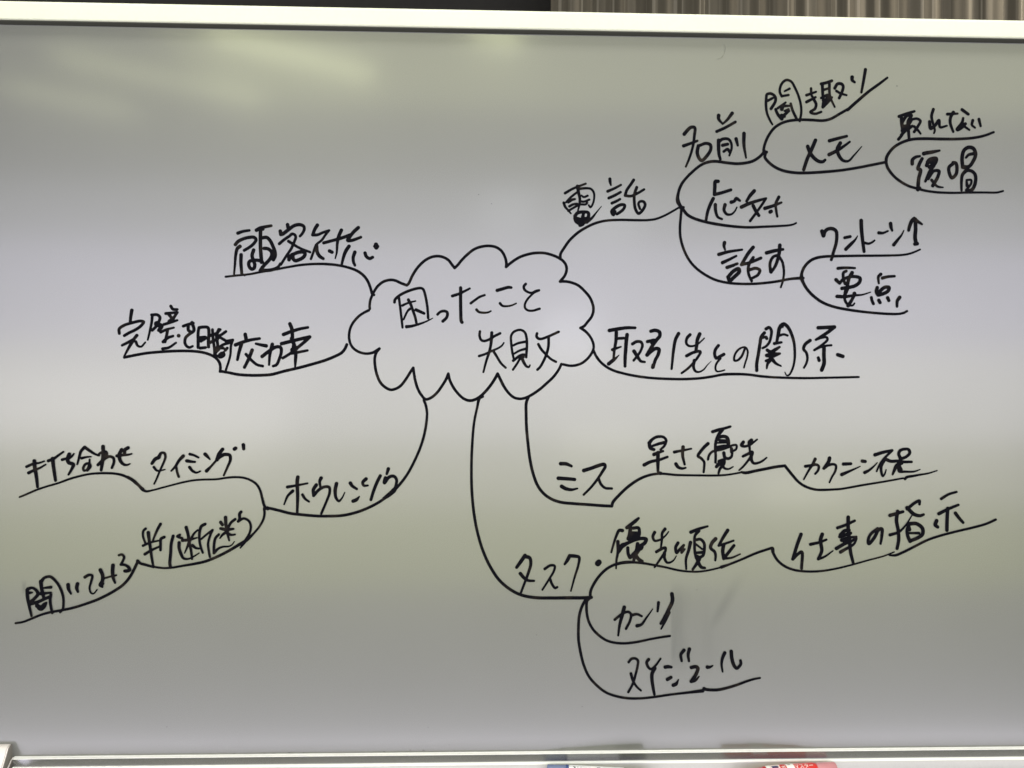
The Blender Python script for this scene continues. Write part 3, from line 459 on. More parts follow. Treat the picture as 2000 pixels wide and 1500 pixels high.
  '1494,14169,24 1604,14189,23 1709,14204,21 1814,14204,18;1580,14146,23 1576,14046,21 1557,13931,18 1548,13826,16;1595,14070,18 1671,14075,19;1714,14118,24 1705,14046,24 1699,13951,23 1691,13837,22 1690,13727,19;1533,13931,21 1586,13950,16 1638,13968,11;1486,13755,24 1539,13798,23 1577,13827,15 1615,13865,6;1782,14004,21 1834,14033,20 1887,14028,19 1906,13990,18 1887,13924,17 1845,13857,17 1797,13799,16;1801,13914,24 1845,13847,22 1888,13790,18 1936,13781,15;2011,14163,22 2064,14175,23 2117,14154,23 2122,14106,23 2084,14058,23 2036,13991,23 1964,13867,24! 2017,13915,23 2074,13949,23 2113,13939,23 2104,13877,22 2066,13801,21 2042,13715,19;1968,14034,21 2055,14049,24 2026,14020,24;2042,13743,23 2035,13715,22;2357,14136,23 2319,14060,21 2295,13926,19 2282,13802,17 2272,13697,15;2501,14123,21 2463,14080,19 2454,14022,17 2478,13989,16 2526,13980,14 2593,14004,12 2641,14043,10 2680,14081,9;2622,14133,24 2593,14061,23 2584,13985,22 2574,13918,20;2459,13860,21 2536,13899,20 2613,13918,19 2632,13909,18 2604,13851,17 2537,13765,16 2470,13698,16 2398,13645,15;2556,13803,22 2546,13727,19 2571,13670,16 2614,13660,13 2672,13689,10 2720,13747,7 2768,13795,4;2858,13991,20 2820,13939,20 2811,13881,20 2830,13833,20 2874,13853,21 2926,13882,21;2883,13829,15 2835,13767,14 2821,13709,13 2836,13671,12 2884,13671,11 2937,13686,10;3190,13950,14 3147,13854,16 3094,13806,15 3060,13806,15 3060,13863,14 3099,13931,14 3147,13964,13 3195,13970,13 3224,13931,13 3220,13855,12 3196,13778,12 3179,13716,11;3436,14153,21 3397,14105,21 3379,14009,21 3360,13884,21 3341,13769,21 3341,13683,21;3455,14201,21 3494,14220,20 3523,14182,19 3518,14106,18 3495,14029,17 3456,13985,16 3413,13961,15;3398,14086,16 3456,14100,18 3465,14081,20;3658,14236,24 3629,14221,24 3610,14135,23 3591,14039,17;3639,14241,24 3678,14265,23 3726,14232,22 3775,14146,20 3810,14031,18 3820,13916,17 3816,13810,15 3792,13705,14 3748,13628,12 3719,13623,10 3695,13664,7;3630,14121,17 3678,14135,16 3727,14121,15;3562,14020,21 3650,14035,16;3471,13938,21 3515,13914,24 3573,13943,23 3626,13977,16;3466,13871,24 3534,13876,40 3631,13895,16;3534,13895,27 3515,13828,27 3476,13760,18 3467,13708,11;3457,13803,18 3515,13823,20;3534,13823,24 3583,13771,18 3646,13740,11;4013,14061,22 3951,14012,21 3931,13955,19 3966,13907,18 3980,13840,16 3966,13773,15 3937,13720,14;4115,14220,24 4212,14225,24 4319,14231,24! 4241,14168,22 4164,14119,19 4086,14071,16! 4154,14095,16 4222,14101,16 4232,14072,16 4174,14014,16 4067,13941,16! 4135,13975,16 4213,13995,15 4281,14003,15;4189,13966,24 4189,13870,24 4190,13774,24 4161,13692,24;4117,13845,20 4128,13812,21;4364,13885,24 4428,13864,24'),
 ('branch_line', 'branch line hanging from the cloud under ミス and 早さ優先',
  '492,13336,19 467,13273,19 465,13121,19 471,12957,19 488,12780,19 514,12577,19 553,12400,19 611,12248,19 687,12147,19 789,12077,19 904,12039,19 1056,12023,19 1247,12010,19 1413,11997,19 1534,11992,19! 1547,12039,20 1629,12134,19 1756,12249,19 1896,12338,18 2024,12382,17 2139,12395,16 2331,12379,15 2588,12374,14 2845,12373,14 2986,12383,13 3141,12409,12'),
 ('handwritten_word', 'black handwriting ミス below the cloud',
  '895,12517,24 965,12514,23 1029,12487,18;867,12337,24 966,12331,23 1070,12322,21;909,12236,25 954,12210,24 1030,12195,19 1106,12210,11;1182,12432,24 1283,12464,23 1372,12496,23 1436,12509,22 1449,12483,20 1411,12414,19 1348,12318,17 1272,12223,16 1183,12134,15;1367,12331,19 1399,12261,18 1450,12217,17 1533,12210,16'),
 ('handwritten_word', 'black handwriting 早さ優先 right of ミス',
  '1997,12777,24 2035,12821,19 2099,12853,19 2176,12847,18 2208,12809,17 2189,12745,16 2138,12694,15;1997,12770,23 2010,12713,22 2055,12694,21;2035,12738,16 2112,12764,19 2189,12783,21;2055,12633,23 2112,12656,19 2170,12675,15;1934,12503,23 2011,12541,21 2126,12567,18 2225,12603,16;2106,12656,24 2106,12554,24 2107,12427,18;2114,12402,23 2139,12399,23;2311,12663,20 2407,12682,16 2522,12705,13;2420,12727,23 2414,12631,20 2440,12510,15;2331,12516,23 2357,12478,21 2408,12459,17 2453,12468,13;2789,12917,21 2862,12941,20 2939,12960,18 3011,12982,17;2910,12941,24 2862,12874,21 2833,12798,20 2824,12721,18 2829,12625,17 2827,12535,16;2872,12850,21 2920,12860,22 2968,12846,23 2988,12788,23 2983,12740,23;2872,12812,17 2959,12803,21;2853,12778,12 2959,12788,18;2858,12721,24 2921,12731,27 2978,12736,23;2732,12769,22 2689,12730,21 2641,12673,20 2608,12615,19 2646,12587,18 2685,12539,17 2685,12472,16 2679,12415,15;2733,12573,16 2747,12625,16 2795,12673,16 2892,12692,15 2978,12721,15 3046,12750,15 3089,12750,15 3085,12702,15 3037,12674,15;3027,12707,21 3027,12664,18;2931,12654,22 2945,12597,21 2989,12583,19 3027,12607,17 3037,12654,16;2873,12549,22 2931,12563,22 2931,12520,22 2883,12453,18 2866,12401,15;2840,12482,21 2873,12516,27 2912,12520,27;2912,12501,21 2941,12463,17 2989,12453,13 3049,12482,9;3176,12789,22 3152,12750,21 3191,12736,18 3259,12755,16 3307,12789,14 3350,12823,11;3278,12813,23 3249,12789,20 3254,12731,17 3259,12674,14;3172,12612,18 3230,12640,19 3288,12665,20 3278,12617,21 3230,12550,15 3173,12482,14 3125,12439,12;3278,12655,23 3279,12569,21 3308,12526,18 3366,12531,16 3424,12559,14 3470,12596,11'),
 ('branch_line', 'thicker branch line under カクニン不足',
  '3154,12415,16 3202,12406,20 3328,12430,19 3473,12459,19 3599,12483,19 3700,12495,19! 3754,12430,18 3813,12359,18 3871,12296,17 3939,12248,17 4017,12215,17 4105,12196,16 4202,12194,16 4299,12198,15 4412,12206,14 4682,12253,14 4942,12295,13 5203,12341,12;5226,12333,19 5245,12352,18 5334,12370,16 5431,12387,13 5529,12404,11 5634,12437,8'),
 ('handwritten_word', 'black handwriting カクニン不足 at the right',
  '3960,12488,20 4027,12498,19 4099,12509,18 4129,12488,17 4120,12437,16 4084,12394,14;4084,12580,20 4048,12508,17 3996,12426,14 3940,12324,11;4265,12591,24 4255,12550,23 4193,12463,20! 4255,12504,18 4317,12514,17 4346,12499,16 4338,12427,15 4297,12355,13 4266,12288,12;4442,12517,22 4535,12521,20;4422,12386,23 4494,12417,18 4577,12453,12 4655,12489,7;4681,12555,23 4717,12550,22;4713,12412,22 4765,12438,17 4827,12489,12 4871,12535,7;4842,12633,23 4941,12664,21 5061,12690,17! 5014,12643,16 4952,12582,15 4900,12510,13 4864,12427,12;4952,12561,25 4921,12489,20 4926,12407,17 4942,12366,14 4968,12397,11 4984,12448,8;4983,12576,23 5046,12553,21 5119,12556,20 5202,12546,19 5307,12546,17;5171,12582,19 5244,12613,19 5285,12659,19 5269,12700,19 5212,12705,19 5160,12685,20 5144,12644,20 5166,12582,23 5150,12510,21 5177,12448,19;5182,12531,23 5119,12500,24 5088,12438,20 5067,12387,13;5145,12474,23 5151,12428,19 5224,12423,16 5328,12423,13 5370,12433,10 5417,12451,7'),
 ('handwritten_word', 'black handwriting 優先順位 right of タスク',
  '1666,11689,23 1627,11691,20 1588,11614,17 1555,11514,15 1530,11419,13;1611,11552,23 1612,11425,19 1595,11325,15 1590,11219,11;1617,11425,24 1667,11502,31 1700,11519,24 1823,11569,18 1913,11591,22 1963,11580,23 1946,11535,24 1879,11491,24;1639,11469,24 1678,11502,26 1712,11524,24;1722,11725,23 1822,11802,24 1867,11841,17;1767,11725,24 1756,11636,24 1739,11586,23;1800,11719,21 1867,11719,21 1879,11658,20 1868,11602,20;1767,11663,18 1868,11658,20;1761,11624,18 1856,11630,18 1812,11608,24;1739,11586,18 1845,11591,20;1734,11474,21 1740,11402,21 1757,11358,21;1857,11524,24 1846,11435,29 1807,11391,29 1763,11352,21;1857,11446,24 1902,11469,24 1913,11491,21;1885,11457,18 1824,11369,24 1808,11313,18;1835,11380,24 1869,11335,23 1914,11307,21;2069,11666,21 2047,11613,19 2069,11563,16 2137,11574,14 2204,11624,11 2243,11674,9;2198,11707,21 2164,11657,18 2159,11568,16 2148,11479,13;2092,11424,20 2159,11462,19 2204,11474,18 2204,11435,17 2149,11346,16 2071,11234,13;2193,11412,21 2194,11345,19 2227,11290,16 2272,11295,13 2311,11323,10 2341,11373,7;2361,11534,21 2333,11479,20 2345,11412,19 2384,11456,18 2434,11506,17! 2412,11456,16 2406,11412,15 2445,11456,14;2518,11540,23 2496,11445,20 2463,11334,17 2466,11211,14;2523,11668,23 2618,11707,19 2731,11740,14;2619,11685,24 2574,11623,17 2569,11512,18 2575,11411,18 2592,11345,19;2591,11573,19 2641,11579,19 2687,11534,19 2693,11456,19 2676,11378,19 2642,11356,19;2580,11523,14 2665,11456,13;2586,11411,17 2676,11417,20;2603,11367,21 2631,11344,23 2598,11278,21 2548,11205,17;2603,11356,26 2615,11300,23 2654,11233,21 2699,11222,17;2833,11584,24 2788,11534,23 2771,11472,21 2822,11422,19 2834,11377,17 2830,11316,14;2984,11690,23 2934,11612,21 2872,11500,17! 2945,11522,16 3058,11561,14;2934,11511,24 2923,11433,23 2935,11338,21! 3002,11422,21 3064,11500,20;2935,11338,17 3036,11349,14 3143,11394,10'),
 ('branch_line', 'branch line under 優先順位',
  '1579,11267,17 1668,11286,17 1802,11294,16 1914,11285,16 2048,11262,15 2217,11229,14 2363,11195,14 2497,11178,13 2632,11177,13 2778,11199,12 2913,11232,12;2907,11232,21 3003,11265,15 3172,11332,15 3341,11404,16 3544,11471,16! 3550,11421,17;1270,10862,19 1274,10934,18 1310,11020,18 1379,11123,18 1468,11210,18 1576,11268,17 1699,11297,17 1814,11299,16'),
 ('branch_line', 'rising branch line under 仕事の指示',
  '3494,11456,15 3550,11466,18 3561,11404,18 3613,11316,17 3703,11242,17 3822,11195,16 3971,11175,15 4150,11178,14 4328,11204,13 4537,11252,12 4761,11313,11 4956,11364,10 5091,11416,9;5031,11375,12 5106,11374,17 5196,11408,17 5331,11474,17 5511,11563,16 5661,11614,16 5886,11673,16 6113,11725,16 6278,11772,16 6387,11821,16'),
 ('handwritten_word', 'black handwriting 仕事の指示 at the lower right',
  '3909,11639,23 3865,11521,22 3806,11330,21! 3866,11389,20 3918,11418,20 3918,11212,19;4029,11514,21 4133,11536,18 4230,11572,15;4177,11639,24 4155,11565,24 4171,11432,22 4127,11330,19! 4208,11359,14 4313,11432,9;4371,11719,21 4475,11756,19 4587,11808,17;4505,11852,24 4505,11712,24 4521,11564,23 4537,11417,22 4570,11284,19;4409,11631,24 4461,11682,23 4520,11690,19;4401,11609,23 4536,11653,21;4424,11565,24 4506,11594,19 4611,11609,13;4476,11550,41 4536,11542,19;4357,11462,24 4461,11520,22 4566,11564,18 4611,11594,13 4581,11520,16 4462,11447,20 4410,11417,23;4879,11711,19 4790,11638,20 4760,11564,20 4768,11520,21 4835,11593,22 4895,11697,22 4932,11704,23 4932,11608,19 4918,11520,15;5036,11874,24 5201,11921,19;5133,11925,24 5119,11815,23 5142,11682,22 5147,11563,22 5128,11460,21;5037,11630,21 5150,11667,17 5239,11755,12 5314,11873,8;5411,12014,17 5411,12058,18 5358,12036,20 5253,11955,21;5253,11970,25 5344,11888,24 5419,11870,21 5464,11885,17;5277,11755,19 5254,11696,20 5262,11622,22 5293,11548,23;5292,11770,25 5374,11770,24 5450,11711,24 5450,11637,24 5390,11593,24 5300,11556,23;5285,11652,15 5405,11652,19;5269,11741,25 5285,11696,24;5689,12083,19 5779,12137,17 5884,12169,15;5659,11895,23 5780,11955,20 5908,12006,17;5772,11962,23 5765,11829,23 5763,11688,23;5630,11807,25 5615,11755,25 5645,11728,21;5870,11903,23 5916,11843,21 5969,11784,19'),
 ('branch_line', 'branch line under カンリ, its end wiped off',
  '1260,10855,23 1231,10819,18 1224,10733,18 1232,10647,17 1254,10560,17 1312,10459,17 1385,10387,17 1472,10329,16 1573,10299,16 1703,10290,16 1848,10305,16 2022,10340,15 2167,10365,15 2265,10378,15'),
 ('branch_line', 'lowest branch line, under スケジュール',
  '1217,10841,19 1167,10747,18 1135,10633,18 1125,10475,18 1128,10331,18 1155,10172,18 1192,10028,17 1257,9884,17 1359,9768,17 1475,9681,16 1619,9630,16 1764,9607,16 1909,9606,15 2054,9619,15 2272,9649,15 2490,9673,16 2679,9694,23;2695,9721,22 2719,9711,20 2786,9704,19 2873,9705,19 2970,9724,18 3114,9766,17 3230,9808,16 3327,9836,14 3399,9849,13'),
 ('handwritten_word', 'black handwriting タスク with a round dot after it',
  '459,11382,24 409,11310,24 356,11236,20;451,11370,24 516,11353,22 531,11281,20 496,11152,18 453,11037,16 410,10923,15;402,11159,23 453,11102,21 503,11073,18 572,11069,15;704,11216,18 775,11259,17 826,11252,16 819,11194,15 762,11094,14 676,10958,13;769,11094,18 798,11022,17 834,10979,16 860,10990,15;1012,11377,24 984,11323,23 951,11273,15;1012,11377,23 1077,11373,22 1128,11359,19 1121,11265,16 1078,11122,14 1029,10942,11;1363,11282,37 1375,11296,36'),
 ('handwritten_word', 'black handwriting カンリ partly wiped at its right side',
  '1694,10738,24 1666,10630,23 1637,10515,18 1620,10388,13;1575,10584,17 1673,10659,17 1745,10680,17 1777,10651,17 1767,10572,17 1717,10471,17;1781,10637,20 1854,10651,17 1912,10626,15;1854,10507,23 1905,10521,18 1977,10614,13 2049,10715,7;2121,10794,20 2110,10686,15;2288,10901,24 2295,10815,24 2252,10714,24 2202,10613,24 2151,10534,18;2252,10671,22 2209,10570,17 2155,10466,11'),
 ('handwritten_word', 'black handwriting スケジュール, lowest word on the board',
  '1752,10057,17 1785,10095,17 1833,10102,17 1867,10075,17 1862,9999,16 1834,9885,16 1806,9790,16 1749,9685,16;1781,9914,19 1806,9828,17 1854,9751,15 1907,9703,13;2001,10089,21 1977,10055,19 1997,9993,18 2030,9969,16 2083,10007,15 2150,10097,13;2078,9978,24 2045,9912,23 2045,9826,22 2060,9731,20 2075,9654,17;2208,9992,23 2246,9996,22 2285,9991,17;2237,9839,23 2280,9863,22;2310,9767,23 2343,9781,24 2377,9838,7;2442,10200,23 2404,10148,20 2414,10067,16;2510,10214,23 2495,10148,20 2505,10066,16;2535,9985,22 2592,9994,23 2617,9975,23 2593,9899,23 2535,9813,23! 2584,9822,17 2632,9872,10;2737,9988,24 2766,9988,18 2804,10007,9;2953,10164,23 2925,10097,20 2915,10021,16 2928,9930,12;3035,10183,23 3045,10087,23 3075,10000,22 3104,9972,21 3133,9991,20 3157,10029,19 3152,10067,18'),
 ('branch_line', 'long thin branch line from the cloud down to タスク',
  '-72,13344,18 -110,13325,20 -139,13212,16 -177,13019,16 -199,12747,17 -207,12476,17 -202,12205,18 -175,11914,18 -132,11682,18 -63,11449,18 25,11255,19 142,11080,19 279,10963,19 415,10895,19 590,10861,20 804,10856,20 1018,10857,21 1214,10857,21 1282,10862,22'),
 ('branch_line', 'branch line from the cloud down left under ホウレンソウ',
  '-795,13298,18 -770,13228,17 -756,13137,16 -763,13024,17 -791,12865,17 -835,12717,17 -902,12559,17 -992,12388,17 -1093,12252,18 -1194,12150,18 -1329,12048,18 -1464,11975,18 -1610,11918,18 -1778,11879,18 -1947,11870,18 -2115,11873,18 -2283,11888,18 -2417,11904,18 -2563,11941,18 -2686,11967,18 -2731,11961,18;-2697,11970,23 -2692,11963,23;-1115,12252,10 -1160,12184,31 -1239,12116,26 -1284,12088,17'),
 ('handwritten_word', 'black handwriting ホウレンソウ lower left of the cloud',
  '-2330,12348,23 -2337,12297,23 -2331,12127,21 -2333,12003,18 -2336,11896,16;-2455,12227,20 -2363,12243,16 -2212,12272,13;-2391,12178,21 -2452,12116,16 -2494,12015,11;-2273,12133,18 -2239,12082,16 -2192,12048,13;-2047,12337,23 -2063,12297,19 -2055,12229,14;-2105,12252,23 -2139,12195,22 -2136,12122,20! -2071,12195,19 -2004,12229,19 -1948,12224,18 -1942,12161,17 -1981,12048,16 -2042,11902,16;-1859,12269,23 -1875,12184,22 -1863,12094,18 -1829,12054,15 -1790,12094,11 -1757,12161,7;-1690,12275,23 -1667,12241,20 -1611,12203,16;-1499,12326,23 -1538,12286,20 -1527,12246,17 -1476,12246,13;-1655,12054,23 -1616,12071,23 -1579,12111,9;-1325,12365,21 -1364,12286,21 -1408,12173,20 -1438,12071,19;-1227,12450,23 -1246,12388,16;-1262,12337,24 -1273,12281,23 -1217,12349,21 -1161,12360,20 -1127,12320,19 -1132,12252,18 -1171,12173,17 -1228,12116,16'),
 ('handwritten_word', 'black handwriting 打ち合わせ at the far left',
  '-5498,12542,23 -5494,12474,23 -5481,12401,22 -5469,12321,20 -5459,12228,17;-5589,12472,18 -5510,12506,16 -5438,12518,13 -5379,12539,11;-5565,12397,20 -5501,12429,17 -5438,12454,14 -5363,12498,11;-5331,12543,20 -5264,12571,18 -5209,12612,15 -5153,12652,13;-5280,12571,23 -5272,12490,22 -5257,12385,20 -5245,12305,18;-5165,12557,19 -5129,12567,17 -5074,12579,14 -5034,12620,12 -5026,12632,9;-5082,12624,23 -5101,12571,23 -5089,12523,23 -5033,12499,22 -5049,12450,18 -5089,12377,14;-4986,12503,12 -4966,12580,15 -4943,12660,18 -4899,12709,20! -4843,12669,18 -4779,12628,15 -4724,12608,12;-4934,12576,18 -4883,12588,14 -4823,12594,10;-4839,12560,12 -4843,12507,13 -4874,12434,14 -4906,12426,15 -4914,12458,16 -4882,12507,17 -4843,12507,17 -4831,12475,18 -4866,12430,19;-4680,12718,23 -4676,12629,23 -4684,12548,22 -4691,12491,20 -4701,12430,17;-4740,12612,15 -4700,12645,16 -4644,12653,17 -4636,12621,18 -4676,12556,18 -4739,12495,19! -4676,12556,19 -4604,12596,18 -4556,12580,17 -4548,12532,17 -4572,12459,16;-4668,12629,33 -4660,12604,26;-4512,12605,20 -4453,12613,18 -4389,12617,15 -4337,12629,12;-4457,12678,23 -4485,12613,23 -4468,12540,21 -4428,12499,17 -4388,12495,14 -4356,12508,10;-4381,12702,23 -4417,12678,22 -4421,12621,18'),
 ('branch_line', 'wavy branch line under 打ち合わせ',
  '-5670,12104,12 -5579,12143,13 -5469,12191,13 -5350,12232,13 -5215,12272,13 -5072,12325,14 -4929,12365,14 -4834,12384,14 -4739,12392,15 -4635,12394,15 -4531,12388,15 -4436,12366,16 -4340,12317,16 -4276,12265,16 -4195,12200,16'),
 ('branch_line', 'branch line under タイミング',
  '-4380,12348,16 -4309,12305,16 -4246,12242,17 -4202,12192,17 -4157,12174,15 -4086,12186,12 -3979,12215,12 -3845,12251,12 -3720,12283,13 -3595,12307,13 -3488,12316,13 -3308,12322,13 -3201,12338,14 -3102,12347,14 -3003,12342,14 -2913,12315,14 -2832,12261,15 -2787,12188,15 -2760,12088,16 -2741,12016,17 -2723,11975,18;-2696,11966,18 -2687,11966,18'),
 ('handwritten_word', 'black handwriting タイミング right of 打ち合わせ',
  '-4092,12513,19 -4052,12567,23 -4016,12586,23 -3981,12640,17 -3945,12640,16 -3931,12595,15 -3953,12522,14 -3997,12423,13 -4033,12332,12 -4064,12264,11;-4016,12581,23 -4003,12586,17;-4069,12468,17 -4033,12427,14 -3989,12427,12 -3935,12439,9;-3717,12604,22 -3766,12550,19 -3810,12477,16 -3859,12423,12;-3801,12477,15 -3788,12405,15 -3769,12351,16;-3637,12627,18 -3587,12613,15 -3533,12586,13;-3672,12545,22 -3623,12536,18 -3574,12532,14;-3640,12468,19 -3604,12423,17 -3559,12401,14 -3510,12419,11;-3453,12627,23 -3426,12600,19 -3395,12564,10;-3434,12423,23 -3381,12478,15 -3318,12550,14 -3274,12596,23! -3220,12623,22 -3157,12614,20 -3148,12560,18 -3183,12469,15 -3226,12369,13;-3243,12687,22 -3283,12632,23 -3309,12559,23;-3099,12691,23 -3086,12700,23;-2992,12741,23 -2987,12692,19'),
 ('branch_line', 'rising branch line under 聞いてみる',
  '-5710,10577,14 -5625,10591,14 -5523,10630,15 -5420,10673,15 -5318,10703,16 -5181,10728,16 -5036,10758,17 -4882,10805,17 -4711,10870,18 -4540,10961,18 -4429,11039,18 -4352,11130,18 -4300,11226,18 -4254,11326,18! -4223,11296,16 -4154,11274,14 -4068,11252,14'),
 ('handwritten_word', 'black handwriting 聞いてみる, lowest word on the left',
  '-5575,10978,22 -5571,10891,21 -5549,10778,18 -5523,10665,15;-5567,10991,22 -5516,11004,16 -5464,10969,19 -5447,10929,22 -5481,10882,20 -5532,10834,22;-5550,10943,19 -5515,10947,11;-5540,10808,22 -5455,10830,21 -5370,10868,20 -5302,10898,20;-5414,11081,23 -5405,11003,22 -5387,10925,22 -5379,10890,20;-5414,11073,23 -5371,11125,18 -5303,11138,18 -5234,11081,17 -5183,11002,17 -5148,10898,16 -5143,10811,15 -5152,10741,15 -5181,10707,14;-5371,11003,13 -5294,11011,20;-5413,10934,22 -5353,10938,17 -5293,10946,13;-5293,10924,18 -5302,10855,18 -5293,10777,17 -5275,10698,16;-5455,10786,27 -5412,10764,27 -5370,10803,23 -5348,10820,16;-5455,10803,16 -5438,10751,16 -5404,10738,14 -5361,10777,13 -5344,10825,11;-5089,11041,23 -5084,10993,21 -5054,10932,14;-4977,11050,23 -4986,11002,22 -4970,10954,15;-4888,11132,20 -4841,11158,18 -4802,11149,16 -4815,11071,15 -4832,11001,13 -4814,10940,12 -4784,10931,10 -4742,10979,9;-4704,11218,23 -4678,11157,22 -4678,11088,22 -4703,11036,23 -4677,11009,11! -4678,11053,12 -4669,11105,13 -4609,11131,13 -4515,11153,13;-4699,11044,24 -4678,11053,23;-4554,11275,23 -4558,11192,23 -4549,11122,20 -4527,11061,14;-4482,11397,16 -4447,11405,16 -4421,11375,16 -4438,11322,16 -4460,11283,16! -4412,11279,17 -4369,11252,19 -4352,11217,20 -4395,11205,23 -4412,11205,20'),
 ('branch_line', 'branch line under 判断迷う',
  '-4260,11328,19 -4229,11301,16 -4153,11278,15 -4064,11255,14 -3948,11239,13 -3840,11245,14 -3706,11268,15 -3572,11290,17 -3438,11321,18 -3304,11375,18 -3170,11443,18 -3036,11524,20 -2946,11579,21 -2857,11665,14 -2785,11755,14 -2741,11846,15 -2732,11910,15 -2737,11964,16;-2723,11969,18'),
 ('handwritten_word', 'black handwriting 判断迷う above 聞いてみる',
  '-4164,11719,17 -4190,11694,15 -4195,11630,14 -4167,11544,13;-4132,11671,23 -4123,11594,19 -4109,11504,19 -4091,11377,16 -4068,11250,14;-3986,11775,19 -4021,11711,17 -4056,11630,14 -4078,11567,12;-4194,11513,17 -4110,11549,14 -3994,11576,11;-4171,11409,19 -4091,11458,17 -3993,11503,13;-3940,11616,19 -3980,11594,18 -3984,11522,17 -3984,11458,16;-3833,11630,19 -3855,11539,19 -3863,11413,19 -3872,11295,19 -3865,11259,19;-3753,11643,17 -3784,11625,15 -3726,11602,17;-3677,11734,21 -3655,11657,19 -3641,11566,19 -3618,11457,16 -3604,11349,14;-3538,11702,12 -3583,11657,14 -3627,11575,17;-3721,11575,19 -3636,11584,19 -3547,11607,10;-3636,11566,19 -3663,11494,14 -3694,11421,8;-3600,11516,19 -3564,11485,16 -3520,11475,12;-3761,11548,21 -3761,11485,19 -3734,11403,19 -3707,11358,16 -3653,11349,13 -3591,11376,11 -3519,11421,8;-3449,11774,19 -3494,11747,19 -3516,11666,17 -3516,11575,16 -3497,11484,15 -3475,11425,14;-3493,11593,13 -3431,11647,14 -3359,11702,15! -3386,11638,15 -3412,11539,15 -3403,11448,15 -3389,11375,15;-3261,11797,21 -3239,11765,19;-3203,11856,22 -3198,11774,20 -3180,11665,17 -3157,11574,12;-3086,11833,18 -3136,11792,17 -3180,11710,17;-3261,11720,19 -3189,11706,21 -3108,11715,15;-3180,11683,21 -3234,11647,17 -3269,11602,10;-3180,11665,19 -3135,11642,16 -3086,11647,12;-3283,11647,17 -3323,11602,17 -3341,11511,17 -3340,11421,18! -3287,11475,16 -3233,11497,13 -3161,11502,11 -3125,11520,9 -3094,11561,7;-3015,11923,19 -3033,11901,19 -3033,11837,18 -3050,11806,17! -2983,11842,16 -2920,11810,15 -2897,11746,15 -2911,11665,15 -2964,11565,21 -3022,11483,10'),
]

def catmull(p):
    if len(p) == 2:
        a, b = p
        n = max(2, int(math.hypot(b[0] - a[0], b[1] - a[1]) / 8))
        return [tuple(a[k] + (b[k] - a[k]) * i / n for k in range(3)) for i in range(n + 1)]
    q = [tuple(2 * p[0][k] - p[1][k] for k in range(3))] + p + [tuple(2 * p[-1][k] - p[-2][k] for k in range(3))]
    out = []
    for i in range(1, len(q) - 2):
        P0, P1, P2, P3 = (np.array(q[j], float) for j in (i - 1, i, i + 1, i + 2))
        d = [max(1e-3, math.hypot(*(b - a)[:2]) ** 0.5) for a, b in ((P0, P1), (P1, P2), (P2, P3))]
        t0 = 0; t1 = d[0]; t2 = t1 + d[1]; t3 = t2 + d[2]
        n = max(2, int(math.hypot(*(P2 - P1)[:2]) / 6))
        for k in range(n):
            t = t1 + (t2 - t1) * k / n
            A1 = (t1 - t) / (t1 - t0) * P0 + (t - t0) / (t1 - t0) * P1
            A2 = (t2 - t) / (t2 - t1) * P1 + (t - t1) / (t2 - t1) * P2
            A3 = (t3 - t) / (t3 - t2) * P2 + (t - t2) / (t3 - t2) * P3
            B1 = (t2 - t) / (t2 - t0) * A1 + (t - t0) / (t2 - t0) * A2
            B2 = (t3 - t) / (t3 - t1) * A2 + (t - t1) / (t3 - t1) * A3
            c = (t2 - t) / (t2 - t1) * B1 + (t - t1) / (t2 - t1) * B2
            u = k / n
            out.append((c[0], c[1], P1[2] + (P2[2] - P1[2]) * u))
    out.append(tuple(p[-1]))
    return out

def strokes(txt):
    res = []
    for st in txt.split(';'):
        seg, pts = [], []
        for tok in st.split():
            c = tok.endswith('!')
            a = tuple(float(v) for v in tok.rstrip('!').split(','))
            seg.append(a)
            if c:
                if len(seg) > 1: pts += catmull(seg)
                seg = [a]
        if len(seg) > 1: pts += catmull(seg)
        elif not pts: pts = [seg[0], seg[0]]
        res.append(pts)
    return res

